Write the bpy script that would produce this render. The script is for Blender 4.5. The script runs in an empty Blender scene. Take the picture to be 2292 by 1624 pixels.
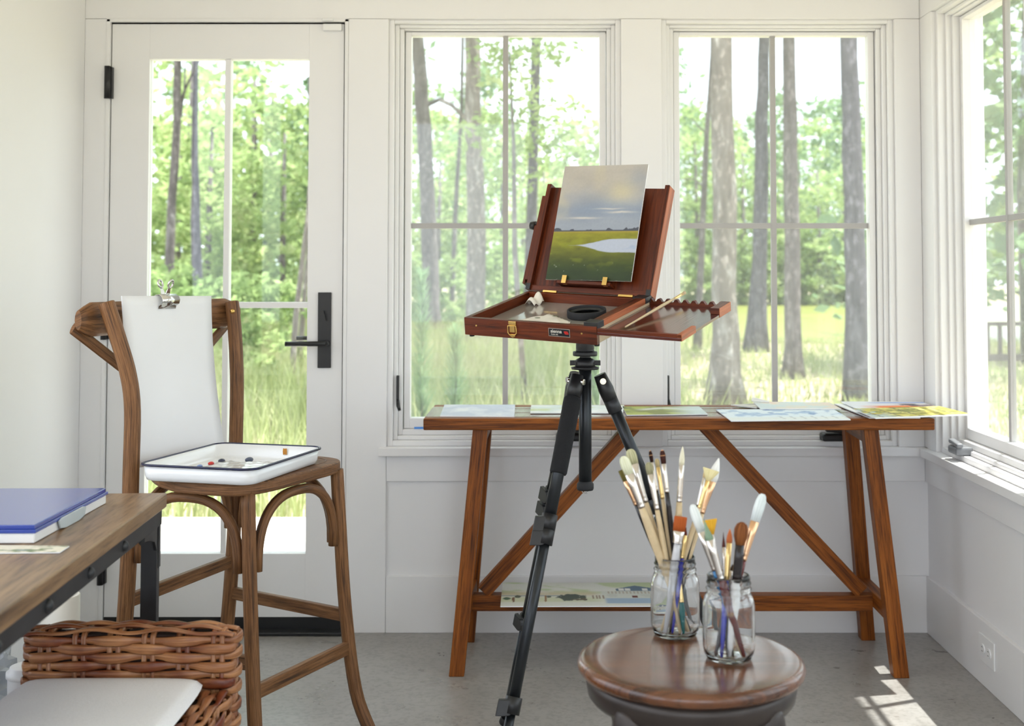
import bpy, math, random
import numpy as np
from mathutils import Vector, Matrix

random.seed(7)
RNG = np.random.default_rng(7)
sc = bpy.context.scene
COL = sc.collection
V = Vector
PI = math.pi

# ---------------------------------------------------------------- camera
F_PX, CX, YH, PITCH, EYE = 2700.0, 1215.0, 612.0, math.radians(2.34), 1.22
CY = YH - F_PX * math.tan(PITCH)
cam_d = bpy.data.cameras.new('camera')
cam_d.sensor_fit = 'HORIZONTAL'
cam_d.sensor_width = 36.0
cam_d.lens = F_PX / 2292.0 * 36.0
cam_d.shift_x = (1146.0 - CX) / 2292.0
cam_d.shift_y = -(812.0 - CY) / 2292.0
cam_d.clip_start = 0.05
cam_d.clip_end = 400
cam_d.dof.use_dof = True
cam_d.dof.focus_distance = 3.0
cam_d.dof.aperture_fstop = 4.5
cam = bpy.data.objects.new('camera', cam_d)
COL.objects.link(cam)
cam.location = (0, 0, EYE)
cam.rotation_euler = (PI / 2 + PITCH, 0, 0)
sc.camera = cam

# ---------------------------------------------------------------- sky, sun, exposure
world = bpy.data.worlds.new('sky')
sc.world = world
world.use_nodes = True
wn = world.node_tree
wn.nodes.clear()
w_out = wn.nodes.new('ShaderNodeOutputWorld')
w_bg = wn.nodes.new('ShaderNodeBackground')
w_bg.inputs['Color'].default_value = (0.83, 0.90, 1.0, 1)
w_bg.inputs['Strength'].default_value = 1.15
wn.links.new(w_bg.outputs[0], w_out.inputs[0])

sun_d = bpy.data.lights.new('sun', 'SUN')
sun_d.energy = 5.0
sun_d.angle = math.radians(0.6)
sun_d.color = (1.0, 0.95, 0.92)
sun = bpy.data.objects.new('sun', sun_d)
COL.objects.link(sun)
sun.rotation_euler = V((0.343, 0.14, 1.0)).to_track_quat('Z', 'Y').to_euler()
sun.location = (6, 3, 12)

vs = sc.view_settings
sc.display_settings.display_device = 'sRGB'
vs.view_transform = 'Standard'
vs.look = 'None'
vs.gamma = 1.0
vs.use_curve_mapping = False
vs.exposure = 1.52

# ---------------------------------------------------------------- helpers
_F = V((0, math.cos(PITCH), math.sin(PITCH)))
_U = V((0, -math.sin(PITCH), math.cos(PITCH)))
_C = V((0, 0, EYE))


def at(u, v, Y=None, Z=None, X=None):
    """world point seen at photo pixel (u, v), at the given real depth / height / side plane"""
    r = _F + V((1, 0, 0)) * ((u - CX) / F_PX) - _U * ((v - CY) / F_PX)
    if Y is not None:
        t = Y / r.y
    elif Z is not None:
        t = (Z - EYE) / r.z
    else:
        t = X / r.x
    return _C + r * t


def S(r, g, b):
    f = lambda c: (c / 255.0 / 12.92) if c <= 10.31 else ((c / 255.0 + 0.055) / 1.055) ** 2.4
    return (f(r), f(g), f(b), 1.0)


ORG = {}


def tag(o, label=None, cat=None, group=None, kind=None):
    if label:
        o['label'] = label
    if cat:
        o['category'] = cat
    if group:
        o['group'] = group
    if kind:
        o['kind'] = kind
    return o


def thing(name, label, cat, loc, group=None):
    o = bpy.data.objects.new(name, None)
    COL.objects.link(o)
    o.empty_display_size = 0.05
    o.location = loc
    ORG[o.name] = V(loc)
    return tag(o, label, cat, group)


class MB:
    """collects boxes, tubes, turned shapes; build() links them as one mesh object"""

    def __init__(s):
        s.v, s.f, s.uv, s.sm = [], [], [], []

    def add(s, vs_, fs, uvs=None, smooth=False, M=None):
        b = len(s.v)
        if M is not None:
            vs_ = [M @ V(p) for p in vs_]
        s.v += [V(p) for p in vs_]
        for i, f in enumerate(fs):
            s.f.append([b + k for k in f])
            s.sm.append(smooth)
            s.uv.append(uvs[i] if uvs else None)
        return s

    def box(s, c, sz, M=None, g=None):
        h = [d / 2 for d in sz]
        if g is None:
            g = max(range(3), key=lambda i: sz[i])
        P = [V((c[0] + i * h[0], c[1] + j * h[1], c[2] + k * h[2])) for k in (-1, 1) for j in (-1, 1) for i in (-1, 1)]
        fs = [(0, 2, 3, 1), (4, 5, 7, 6), (0, 1, 5, 4), (2, 6, 7, 3), (0, 4, 6, 2), (1, 3, 7, 5)]
        ax = [2, 2, 1, 1, 0, 0]
        uvs = []
        for f, a in zip(fs, ax):
            o = [i for i in range(3) if i != a]
            if g in o:
                o2 = [i for i in o if i != g][0]
                uvs.append([(P[k][g], P[k][o2] + a * 0.37) for k in f])
            else:
                uvs.append([(P[k][o[0]] * 0.05, P[k][o[1]]) for k in f])
        return s.add(P, fs, uvs, False, M)

    def bx(s, x0, x1, y0, y1, z0, z1, M=None, g=None):
        return s.box(((x0 + x1) / 2, (y0 + y1) / 2, (z0 + z1) / 2), (abs(x1 - x0), abs(y1 - y0), abs(z1 - z0)), M, g)

    def bar(s, p0, p1, w, h, up=(0, 0, 1), ext=0.0):
        p0, p1 = V(p0), V(p1)
        d = (p1 - p0)
        L = d.length
        x = d / L
        up = V(up)
        y = up.cross(x)
        if y.length < 1e-4:
            y = V((0, 1, 0)).cross(x)
        y.normalize()
        z = x.cross(y)
        M = Matrix((x, y, z)).transposed().to_4x4()
        M.translation = (p0 + p1) / 2
        return s.box((0, 0, 0), (L + 2 * ext, w, h), M, 0)

    def ring_tube(s, pts, axes, n=10, cap=True, closed=False, smooth=True):
        """pts: centres; axes: (A, B) half-axis vectors for each centre"""
        base, m = len(s.v), len(pts)
        s.v += [V(p) + A * math.cos(2 * PI * j / n) + B * math.sin(2 * PI * j / n) for p, (A, B) in zip(pts, axes) for j in range(n)]
        ln = [0.0]
        for i in range(1, m + (1 if closed else 0)):
            ln.append(ln[-1] + (V(pts[i % m]) - V(pts[i - 1])).length)
        r = axes[0][0].length
        for i in range(m if closed else m - 1):
            i2 = (i + 1) % m
            for j in range(n):
                j2 = (j + 1) % n
                s.f.append([base + i * n + j, base + i * n + j2, base + i2 * n + j2, base + i2 * n + j])
                a, b = j / n * 2 * PI * r, (j + 1) / n * 2 * PI * r
                s.uv.append([(ln[i], a), (ln[i], b), (ln[i + 1], b), (ln[i + 1], a)])
                s.sm.append(smooth)
        if cap and not closed:
            s.f.append([base + j for j in range(n)][::-1])
            s.f.append([base + (m - 1) * n + j for j in range(n)])
            s.uv += [None, None]
            s.sm += [False, False]
        return s

    def tube(s, pts, r, n=10, cap=True, closed=False):
        pts = [V(p) for p in pts]
        m = len(pts)
        rs = list(r) if isinstance(r, (list, tuple)) else [r] * m
        T = []
        for i in range(m):
            if closed:
                t = pts[(i + 1) % m] - pts[i - 1]
            else:
                t = pts[min(i + 1, m - 1)] - pts[max(i - 1, 0)]
            T.append(t.normalized() if t.length > 1e-9 else (T[-1] if T else V((0, 0, 1))))
        a = V((0, 0, 1)) if abs(T[0].z) < 0.9 else V((1, 0, 0))
        N = (a - T[0] * a.dot(T[0])).normalized()
        ax = []
        for i in range(m):
            N = (N - T[i] * N.dot(T[i])).normalized()
            B = T[i].cross(N)
            ax.append((N * rs[i], B * rs[i]))
        return s.ring_tube(pts, ax, n, cap, closed)

    def lathe(s, prof, n=32, M=None, closed=False, smooth=True):
        """prof: (radius, height) pairs"""
        m = len(prof)
        P, fs, uvs = [], [], []
        for (r, z) in prof:
            r = max(r, 1e-5)
            for j in range(n):
                t = 2 * PI * j / n
                P.append((r * math.cos(t), r * math.sin(t), z))
        for i in range(m if closed else m - 1):
            i2 = (i + 1) % m
            for j in range(n):
                j2 = (j + 1) % n
                f = (i * n + j, i * n + j2, i2 * n + j2, i2 * n + j)
                fs.append(f)
                uvs.append([(P[k][0], P[k][1]) for k in f])
        return s.add(P, fs, uvs, smooth, M)

    def prism(s, poly, z0, z1, M=None):
        n = len(poly)
        P = [(x, y, z0) for x, y in poly] + [(x, y, z1) for x, y in poly]
        fs = [tuple(range(n))[::-1], tuple(range(n, 2 * n))] + [(i, (i + 1) % n, n + (i + 1) % n, n + i) for i in range(n)]
        uvs = [[(P[k][0], P[k][1]) for k in fs[0]], [(P[k][0], P[k][1]) for k in fs[1]]]
        ln = 0.0
        for i in range(n):
            d = math.dist(poly[i], poly[(i + 1) % n])
            uvs.append([(ln, 0), (ln + d, 0), (ln + d, z1 - z0), (ln, z1 - z0)])
            ln += d
        return s.add(P, fs, uvs, False, M)

    def ball(s, c, r, n=12, m=8, sc_=(1, 1, 1), M=None):
        prof = [(r * math.sin(PI * i / m), -r * math.cos(PI * i / m)) for i in range(m + 1)]
        T = Matrix.Translation(V(c)) @ Matrix.Diagonal(V(sc_)).to_4x4()
        return s.lathe(prof, n, (M @ T) if M is not None else T)

    def build(s, name, mat, parent=None, bev=0.0, seg=2, org=None, label=None):
        if parent is not None:
            o0 = ORG[parent.name]
        elif org is not None:
            o0 = V(org)
        else:
            lo = [min(p[i] for p in s.v) for i in range(3)]
            hi = [max(p[i] for p in s.v) for i in range(3)]
            o0 = V(((lo[0] + hi[0]) / 2, (lo[1] + hi[1]) / 2, lo[2]))
        me = bpy.data.meshes.new(name)
        me.from_pydata([tuple(p - o0) for p in s.v], [], s.f)
        uvl = me.uv_layers.new(name='UVMap')
        ou, ov = random.random() * 9, random.random() * 9
        buf = []
        for f, u in zip(s.f, s.uv):
            if u is None:
                u = [(s.v[k].x, s.v[k].y + s.v[k].z) for k in f]
            for a, b in u:
                buf += [a + ou, b + ov]
        uvl.data.foreach_set('uv', buf)
        me.polygons.foreach_set('use_smooth', s.sm)
        me.materials.append(mat)
        me.update()
        o = bpy.data.objects.new(name, me)
        COL.objects.link(o)
        if parent is not None:
            o.parent = parent
        else:
            o.location = o0
        ORG[o.name] = o0
        if bev:
            b = o.modifiers.new('edge', 'BEVEL')
            b.width = bev
            b.segments = seg
            b.limit_method = 'ANGLE'
            b.angle_limit = math.radians(40)
            b.harden_normals = False
        if label:
            o['label'] = label
        return o


def struct(name, mb, mat, parent=None, bev=0.0, label=None):
    o = mb.build(name, mat, parent, bev)
    if parent is None:
        o['kind'] = 'structure'
        o['label'] = label or name.replace('_', ' ')
        o['category'] = name.split('_')[0]
    return o


def copy_tree(o, loc, rotz=0.0, scale=None, label=None):
    c = o.copy()
    COL.objects.link(c)
    c.location = loc
    c.rotation_euler = (0, 0, rotz)
    if scale:
        c.scale = scale
    if label:
        c['label'] = label
    for ch in list(o.children):
        d = ch.copy()
        COL.objects.link(d)
        d.parent = c
    return c


def raw_mesh(name, verts, faces, mat, smooth=False):
    me = bpy.data.meshes.new(name)
    verts = np.asarray(verts, np.float32)
    faces = np.asarray(faces, np.int32)
    k = faces.shape[1]
    me.vertices.add(len(verts))
    me.vertices.foreach_set('co', verts.ravel())
    me.loops.add(faces.size)
    me.loops.foreach_set('vertex_index', faces.ravel())
    me.polygons.add(len(faces))
    me.polygons.foreach_set('loop_start', np.arange(0, faces.size, k, dtype=np.int32))
    me.polygons.foreach_set('loop_total', np.full(len(faces), k, np.int32))
    if smooth:
        me.polygons.foreach_set('use_smooth', np.ones(len(faces), bool))
    me.materials.append(mat)
    me.update(calc_edges=True)
    me.validate()
    return me


# ---------------------------------------------------------------- materials
def nmat(name):
    m = bpy.data.materials.new(name)
    m.use_nodes = True
    nt = m.node_tree
    nt.nodes.clear()
    out = nt.nodes.new('ShaderNodeOutputMaterial')
    return m, nt, out


def link(nt, a, b):
    nt.links.new(a, b)


def noise(nt, vec, scale=5.0, detail=3.0, rough=0.55, dist=0.0):
    n = nt.nodes.new('ShaderNodeTexNoise')
    n.inputs['Scale'].default_value = scale
    n.inputs['Detail'].default_value = detail
    n.inputs['Roughness'].default_value = rough
    n.inputs['Distortion'].default_value = dist
    if vec is not None:
        link(nt, vec, n.inputs['Vector'])
    return n.outputs['Fac']


def ramp(nt, fac, stops):
    r = nt.nodes.new('ShaderNodeValToRGB')
    els = r.color_ramp.elements
    while len(els) < len(stops):
        els.new(0.5)
    for e, (p, c) in zip(els, stops):
        e.position = p
        e.color = c
    link(nt, fac, r.inputs['Fac'])
    return r.outputs['Color']


def mapping(nt, out, scale, loc=(0, 0, 0)):
    m = nt.nodes.new('ShaderNodeMapping')
    m.inputs['Scale'].default_value = scale
    m.inputs['Location'].default_value = loc
    link(nt, out, m.inputs['Vector'])
    return m.outputs['Vector']


def coord(nt, kind='Object'):
    return nt.nodes.new('ShaderNodeTexCoord').outputs[kind]


def principled(nt, out, rough=0.5, metal=0.0, coat=0.0, spec=0.5):
    p = nt.nodes.new('ShaderNodeBsdfPrincipled')
    p.inputs['Roughness'].default_value = rough
    p.inputs['Metallic'].default_value = metal
    p.inputs['Coat Weight'].default_value = coat
    p.inputs['Coat Roughness'].default_value = 0.12
    p.inputs['Specular IOR Level'].default_value = spec
    link(nt, p.outputs[0], out.inputs['Surface'])
    return p


def bump(nt, p, h, strength=0.2, dist=0.002):
    b = nt.nodes.new('ShaderNodeBump')
    b.inputs['Strength'].default_value = strength
    b.inputs['Distance'].default_value = dist
    link(nt, h, b.inputs['Height'])
    link(nt, b.outputs[0], p.inputs['Normal'])


def mixc(nt, fac, a, b, mode='MIX'):
    m = nt.nodes.new('ShaderNodeMix')
    m.data_type = 'RGBA'
    m.blend_type = mode
    if isinstance(fac, float):
        m.inputs[0].default_value = fac
    else:
        link(nt, fac, m.inputs[0])
    for i, c in ((6, a), (7, b)):
        if isinstance(c, tuple):
            m.inputs[i].default_value = c
        else:
            link(nt, c, m.inputs[i])
    return m.outputs[2]


def plain(name, c, rough=0.5, metal=0.0, var=0.06, scale=14.0, coat=0.0, spec=0.5, bmp=0.0):
    m, nt, out = nmat(name)
    p = principled(nt, out, rough, metal, coat, spec)
    n = noise(nt, coord(nt), scale, 3)
    lo = tuple(x * (1 - var) for x in c[:3]) + (1,)
    hi = tuple(min(1, x * (1 + var)) for x in c[:3]) + (1,)
    link(nt, ramp(nt, n, [(0.3, lo), (0.7, hi)]), p.inputs['Base Color'])
    if bmp:
        bump(nt, p, n, bmp, 0.002)
    return m


def wood(name, dark, mid, light, rough=0.4, su=2.2, sv=34.0, coat=0.0, streak=0.5, bmp=0.25, spec=0.5):
    m, nt, out = nmat(name)
    p = principled(nt, out, rough, 0, coat, spec)
    uv = coord(nt, 'UV')
    n1 = noise(nt, mapping(nt, uv, (su, sv, 1)), 1.0, 5, 0.6, 0.7)
    n2 = noise(nt, mapping(nt, uv, (su * 3.5, sv * 5, 1), (3, 7, 0)), 1.0, 4, 0.65)
    n3 = noise(nt, mapping(nt, uv, (1.2, 5, 1), (5, 1, 0)), 1.0, 2)
    base = ramp(nt, n1, [(0.28, dark), (0.47, mid), (0.72, light)])
    st = ramp(nt, n2, [(0.36, (0.25, 0.22, 0.2, 1)), (0.52, (1, 1, 1, 1))])
    c = mixc(nt, streak, base, st, 'MULTIPLY')
    big = ramp(nt, n3, [(0.3, (0.72, 0.7, 0.68, 1)), (0.7, (1.0, 1.0, 1.0, 1))])
    c = mixc(nt, 1.0, c, big, 'MULTIPLY')
    link(nt, c, p.inputs['Base Color'])
    bump(nt, p, n2, bmp, 0.0012)
    return m


def attr_mat(name, rough=0.55):
    """flat painted picture: colour comes from the paint computed for each point of the canvas"""
    m, nt, out = nmat(name)
    p = principled(nt, out, rough)
    a = nt.nodes.new('ShaderNodeVertexColor')
    a.layer_name = 'paint'
    n = noise(nt, coord(nt), 160, 2)
    c = mixc(nt, 0.12, a.outputs['Color'], ramp(nt, n, [(0.3, (0.6, 0.6, 0.6, 1)), (0.7, (1, 1, 1, 1))]), 'MULTIPLY')
    link(nt, c, p.inputs['Base Color'])
    bump(nt, p, n, 0.12, 0.0006)
    return m


WHITE = plain('white paint', S(238, 237, 237), 0.42, var=0.012, scale=3)
GRILLE = plain('grey window grille', S(176, 173, 171), 0.5, var=0.03)
WALLP = plain('wall paint', S(238, 237, 237), 0.6, var=0.012, scale=2)
BLACKM = plain('black metal', (0.012, 0.012, 0.013, 1), 0.42, var=0.2)
DARKM = plain('dark steel', (0.03, 0.031, 0.034, 1), 0.45, 0.3, var=0.25)
RUBBER = plain('black rubber', (0.012, 0.012, 0.014, 1), 0.7, var=0.2)
FOAM = plain('black foam', (0.006, 0.006, 0.007, 1), 0.9, var=0.3, scale=200, bmp=0.3)
ANOD = plain('anodised tube', (0.035, 0.038, 0.042, 1), 0.33, 0.7, var=0.1)
CHROME = plain('chrome', (0.7, 0.7, 0.68, 1), 0.14, 1.0, var=0.03)
SILVER = plain('silver ferrule', (0.68, 0.64, 0.6, 1), 0.24, 1.0, var=0.08)
BRASS = plain('brass', (0.75, 0.5, 0.16, 1), 0.25, 1.0, var=0.1)
COPPER = plain('copper ferrule', (0.8, 0.5, 0.3, 1), 0.25, 1.0, var=0.1)
GOLDF = plain('gold ferrule', (0.85, 0.62, 0.28, 1), 0.28, 1.0, var=0.1)
GREYP = plain('grey plastic', S(120, 122, 126), 0.35, var=0.05)
WHITEP = plain('white plastic', S(240, 240, 240), 0.35, var=0.02)
PAPER = plain('white paper', S(242, 243, 246), 0.75, var=0.012, scale=5)
CREAM = plain('cream wax', S(240, 236, 226), 0.45, var=0.02)

TBL = wood('trestle pine', S(50, 25, 8), S(138, 75, 22), S(174, 102, 38), 0.45, 2.4, 44, 0.0, 0.75, spec=0.25)
TBLTOP = wood('trestle top', S(58, 34, 22), S(112, 70, 46), S(138, 92, 64), 0.24, 2.4, 30, 0.3, 0.45)
OAK = wood('bentwood oak', S(62, 41, 25), S(134, 92, 56), S(166, 120, 80), 0.48, 4.0, 120, 0.0, 0.8, 0.6, spec=0.35)
MAHOG = wood('mahogany', S(42, 14, 5), S(96, 40, 15), S(124, 56, 24), 0.38, 4.0, 60, 0.08, 0.4, spec=0.3)
MAHOGL = wood('mahogany lit side', S(120, 66, 34), S(186, 100, 56), S(204, 120, 72), 0.45, 4.0, 60, 0.0, 0.2)  # brighter copy for right-facing sides, window light put into the colour
MAHOGG = wood('mahogany gloss', S(40, 12, 8), S(82, 30, 18), S(100, 42, 26), 0.16, 3.0, 40, 0.5, 0.3)
LITSIDE = wood('lit box side', S(196, 172, 138), S(220, 198, 164), S(230, 212, 182), 0.5, 3.0, 30, 0.0, 0.1)  # right side board of the box, its lit look put into the colour
DESK = wood('desk oak', S(92, 68, 46), S(146, 114, 80), S(170, 138, 100), 0.36, 3.0, 26, 0.15, 0.55)
STOOLW = wood('stool walnut', S(52, 28, 16), S(104, 62, 36), S(134, 84, 50), 0.22, 3.0, 22, 0.35, 0.5)
BRONZE = plain('bronze paint', S(58, 50, 46), 0.36, 0.25, var=0.15, scale=20)
TAN = plain('raw brush handle', S(206, 184, 146), 0.4, var=0.08, scale=60)
BLKH = plain('black lacquer handle', (0.012, 0.008, 0.009, 1), 0.22, var=0.2)
REDH = plain('dark red lacquer', S(92, 20, 18), 0.2, var=0.15)
BLUEH = plain('blue lacquer', S(30, 44, 170), 0.2, var=0.12)
TEALH = plain('teal lacquer', S(18, 110, 112), 0.25, var=0.12)
SKYH = plain('petrol blue lacquer', S(20, 100, 150), 0.22, var=0.12)


def wicker_mat():
    m, nt, out = nmat('rattan')
    p = principled(nt, out, 0.42, 0, 0.15)
    uv = coord(nt, 'UV')
    n1 = noise(nt, mapping(nt, uv, (10, 260, 1)), 1.0, 4, 0.6)
    n2 = noise(nt, mapping(nt, uv, (7, 9, 1)), 1.0, 3)
    c = ramp(nt, n1, [(0.25, S(104, 60, 32)), (0.5, S(176, 120, 76)), (0.75, S(208, 158, 110))])
    c = mixc(nt, 1.0, c, ramp(nt, n2, [(0.34, S(160, 104, 78)), (0.6, (1, 1, 1, 1))]), 'MULTIPLY')
    link(nt, c, p.inputs['Base Color'])
    bump(nt, p, n1, 0.3, 0.0015)
    return m


RATTAN = wicker_mat()


def concrete():
    m, nt, out = nmat('polished concrete')
    p = principled(nt, out, 0.28, 0, 0.0, 0.5)
    co = coord(nt)
    n1 = noise(nt, co, 1.6, 6, 0.62, 0.4)
    n2 = noise(nt, co, 7, 5, 0.6, 0.1)
    n3 = noise(nt, co, 70, 2, 0.5)
    c = ramp(nt, n1, [(0.25, S(152, 148, 143)), (0.5, S(168, 165, 161)), (0.8, S(182, 180, 176))])
    c = mixc(nt, 0.6, c, ramp(nt, n2, [(0.25, (0.7, 0.69, 0.68, 1)), (0.7, (1, 1, 1, 1))]), 'MULTIPLY')
    c = mixc(nt, 0.7, c, ramp(nt, n3, [(0.32, (0.72, 0.71, 0.70, 1)), (0.55, (1, 1, 1, 1))]), 'MULTIPLY')
    link(nt, c, p.inputs['Base Color'])
    link(nt, ramp(nt, n2, [(0.3, (0.26, 0.26, 0.26, 1)), (0.7, (0.36, 0.36, 0.36, 1))]), p.inputs['Roughness'])
    bump(nt, p, n3, 0.06, 0.001)
    return m


CONC = concrete()


def pane_mat():
    m, nt, out = nmat('window glass')
    t = nt.nodes.new('ShaderNodeBsdfTransparent')
    t.inputs[0].default_value = (0.96, 0.985, 0.97, 1)
    g = nt.nodes.new('ShaderNodeBsdfGlossy')
    g.inputs['Roughness'].default_value = 0.01
    lw = nt.nodes.new('ShaderNodeLayerWeight')       # Schlick reflectance, the same from both faces
    pw5 = nt.nodes.new('ShaderNodeMath')
    pw5.operation = 'POWER'
    pw5.inputs[1].default_value = 5.0
    link(nt, lw.outputs['Facing'], pw5.inputs[0])
    fr = nt.nodes.new('ShaderNodeMath')
    fr.operation = 'MULTIPLY_ADD'
    fr.inputs[1].default_value = 0.9
    n = noise(nt, coord(nt), 2.0, 1)
    a = nt.nodes.new('ShaderNodeMath')
    a.operation = 'MULTIPLY_ADD'
    a.inputs[1].default_value = 0.01
    a.inputs[2].default_value = 0.03
    link(nt, n, a.inputs[0])
    link(nt, pw5.outputs[0], fr.inputs[0])
    link(nt, a.outputs[0], fr.inputs[2])
    mx = nt.nodes.new('ShaderNodeMixShader')
    link(nt, fr.outputs[0], mx.inputs[0])
    link(nt, t.outputs[0], mx.inputs[1])
    link(nt, g.outputs[0], mx.inputs[2])
    link(nt, mx.outputs[0], out.inputs['Surface'])
    return m


PANE = pane_mat()


def screen_mat():
    m, nt, out = nmat('insect mesh')
    t = nt.nodes.new('ShaderNodeBsdfTransparent')
    d = nt.nodes.new('ShaderNodeBsdfDiffuse')
    d.inputs[0].default_value = S(196, 196, 198)
    tl = nt.nodes.new('ShaderNodeBsdfTranslucent')
    tl.inputs[0].default_value = S(206, 206, 208)  # pale mesh colours also stand in for haze over the view
    dt = nt.nodes.new('ShaderNodeMixShader')
    dt.inputs[0].default_value = 0.35
    link(nt, d.outputs[0], dt.inputs[1])
    link(nt, tl.outputs[0], dt.inputs[2])
    n = noise(nt, coord(nt), 6.0, 2)
    r = nt.nodes.new('ShaderNodeMath')
    r.operation = 'MULTIPLY_ADD'
    r.inputs[1].default_value = 0.04
    r.inputs[2].default_value = 0.20
    link(nt, n, r.inputs[0])
    mx = nt.nodes.new('ShaderNodeMixShader')
    link(nt, r.outputs[0], mx.inputs[0])
    link(nt, t.outputs[0], mx.inputs[1])
    link(nt, dt.outputs[0], mx.inputs[2])
    link(nt, mx.outputs[0], out.inputs['Surface'])
    return m


SCREEN = screen_mat()


def jar_mat():
    m, nt, out = nmat('clear jar glass')
    g = nt.nodes.new('ShaderNodeBsdfGlass')
    g.inputs['IOR'].default_value = 1.46
    g.inputs['Roughness'].default_value = 0.0
    n = noise(nt, coord(nt), 30, 1)
    link(nt, ramp(nt, n, [(0.2, (0.985, 0.995, 0.992, 1)), (0.8, (1.0, 1.0, 1.0, 1))]), g.inputs['Color'])
    link(nt, g.outputs[0], out.inputs['Surface'])
    return m


JARG = jar_mat()

# ================================================================ ROOM SHELL
YB, XL, XR = 4.154, -1.588, 1.307          # faces of the back, left and right walls
WT, ZC, YR = 0.16, 2.75, -1.6              # wall thickness, ceiling height, rear wall
ZS, ZT = 0.628, 2.103                      # window sill top, head of the openings
DX0, DX1, DZ = -1.500, -0.686, 2.092       # door opening
W1, W2 = (-0.535, 0.271), (0.411, 1.219)   # window openings in the back wall
RW = [(3.255, 4.035), (2.335, 3.115), (1.415, 2.195), (0.495, 1.275), (-0.425, 0.355), (-1.345, -0.565)]

floor = struct('floor', MB().bx(XL - WT, XR + WT, YR - WT, YB + WT, -0.12, 0.0), CONC, label='grey polished concrete floor')
ceil = struct('ceiling', MB().bx(XL - WT, XR + WT, YR - WT, YB + WT, ZC, ZC + 0.1), WALLP, label='white ceiling above the studio')
roof = struct('roof', MB().bx(XL - WT - 0.42, XR + WT + 0.42, YR - 0.6, YB + WT + 0.42, ZC + 0.1, ZC + 0.24), WHITE, label='white roof slab with overhanging eaves')

# back wall core (its face lies 12 mm behind the applied boards)
yc = YB + 0.012
w = MB()
w.bx(XL - WT, DX0, yc, YB + WT, 0, ZC)
w.bx(DX0, DX1, yc, YB + WT, DZ, ZC)
w.bx(DX1, W1[0], yc, YB + WT, 0, ZC)
w.bx(W1[0], XR + WT, yc, YB + WT, 0, ZS - 0.03)
w.bx(W1[0], XR + WT, yc, YB + WT, ZT, ZC)
w.bx(W1[1], W2[0], yc, YB + WT, ZS - 0.03, ZT)
w.bx(W2[1], XR + WT, yc, YB + WT, ZS - 0.03, ZT)
wall_back = struct('wall_back', w, WALLP, label='white panelled back wall with door and two windows')
brd = lambda x0, x1, z0, z1: MB().bx(x0, x1, YB, yc + 0.001, z0, z1).build('trim_board', WHITE, wall_back, 0.0015)
brd(XL, DX0 - 0.012, 0, 2.103)
brd(XL, XR, 2.104, 2.55)
brd(DX1 + 0.012, W1[0] - 0.001, 0, 2.103)
brd(W1[1], W2[0], ZS, 2.103)
brd(W2[1], XR, ZS, 2.103)
brd(W1[0], XR, 0.511, 0.60)
bb = struct('baseboard_back', MB().bx(W1[0], XR, YB - 0.001, yc + 0.001, 0, 0.191), WHITE, bev=0.002, label='white baseboard under the two windows')
st = struct('trim_1', MB().bx(-0.560, XR, YB - 0.030, YB + 0.03, 0.600, ZS), WHITE, bev=0.002, label='white window stool running below both back windows')

# left wall, rear wall; out-of-view openings added to brighten the room
struct('wall_left', MB().bx(XL - WT, XL, 2.9, YB, 0, ZC).bx(XL - WT, XL, YR, 2.9, 0, 0.55).bx(XL - WT, XL, YR, 2.9, 2.4, ZC)
       .bx(XL - WT, XL, 1.55, 1.75, 0.55, 2.4).bx(XL - WT, XL, 0.15, 0.35, 0.55, 2.4).bx(XL - WT, XL, YR, -1.2, 0.55, 2.4), WALLP, label='smooth white left wall')
struct('wall_rear', MB().bx(XL, XR, YR - WT, YR, 0, 0.35).bx(XL, XR, YR - WT, YR, 2.5, ZC).bx(XL, -1.4, YR - WT, YR, 0.35, 2.5)
       .bx(-0.15, 0.05, YR - WT, YR, 0.35, 2.5).bx(1.2, XR, YR - WT, YR, 0.35, 2.5), WALLP, label='rear wall with wide openings behind the viewer')

# right wall core with window openings
xc = XR + 0.012
w = MB().bx(xc, XR + WT, YR - WT, YB + 0.012, 0, ZS - 0.03).bx(xc, XR + WT, YR - WT, YB + 0.012, ZT, ZC)
edges = [YB + 0.012] + [e for (a, b) in RW for e in (b, a)] + [YR - WT]
for i in range(0, len(edges), 2):
    w.bx(xc, XR + WT, edges[i + 1], edges[i], ZS - 0.03, ZT)
wall_right = struct('wall_right', w, WALLP, label='white panelled right wall with a row of windows')
rbrd = lambda y0, y1, z0, z1: MB().bx(XR, xc + 0.001, y0, y1, z0, z1).build('trim_board', WHITE, wall_right, 0.0015)
for i in range(0, len(edges), 2):
    rbrd(edges[i + 1], min(edges[i], YB), ZS, 2.103)
rbrd(YR, YB, 2.104, 2.55)
rbrd(YR, YB, 0.511, 0.60)
struct('baseboard_right', MB().bx(XR - 0.001, xc + 0.001, YR, YB, 0, 0.191), WHITE, bev=0.002, label='white baseboard along the right wall')
struct('trim_2', MB().bx(XR - 0.028, XR + 0.03, YR, YB - 0.031, 0.600, ZS), WHITE, bev=0.002, label='white window stool along the right wall')


def ring(mb, a, b, c, d, wl, wb, wt_, y0, y1, M):
    """rectangular frame: opening a..b, c..d, bar widths at the sides, bottom and top, depth y0..y1"""
    mb.bx(a, a + wl, y0, y1, c, d, M)
    mb.bx(b - wl, b, y0, y1, c, d, M)
    mb.bx(a + wl, b - wl, y0, y1, c, c + wb, M)
    mb.bx(a + wl, b - wl, y0, y1, d - wt_, d, M)
    return mb


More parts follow.
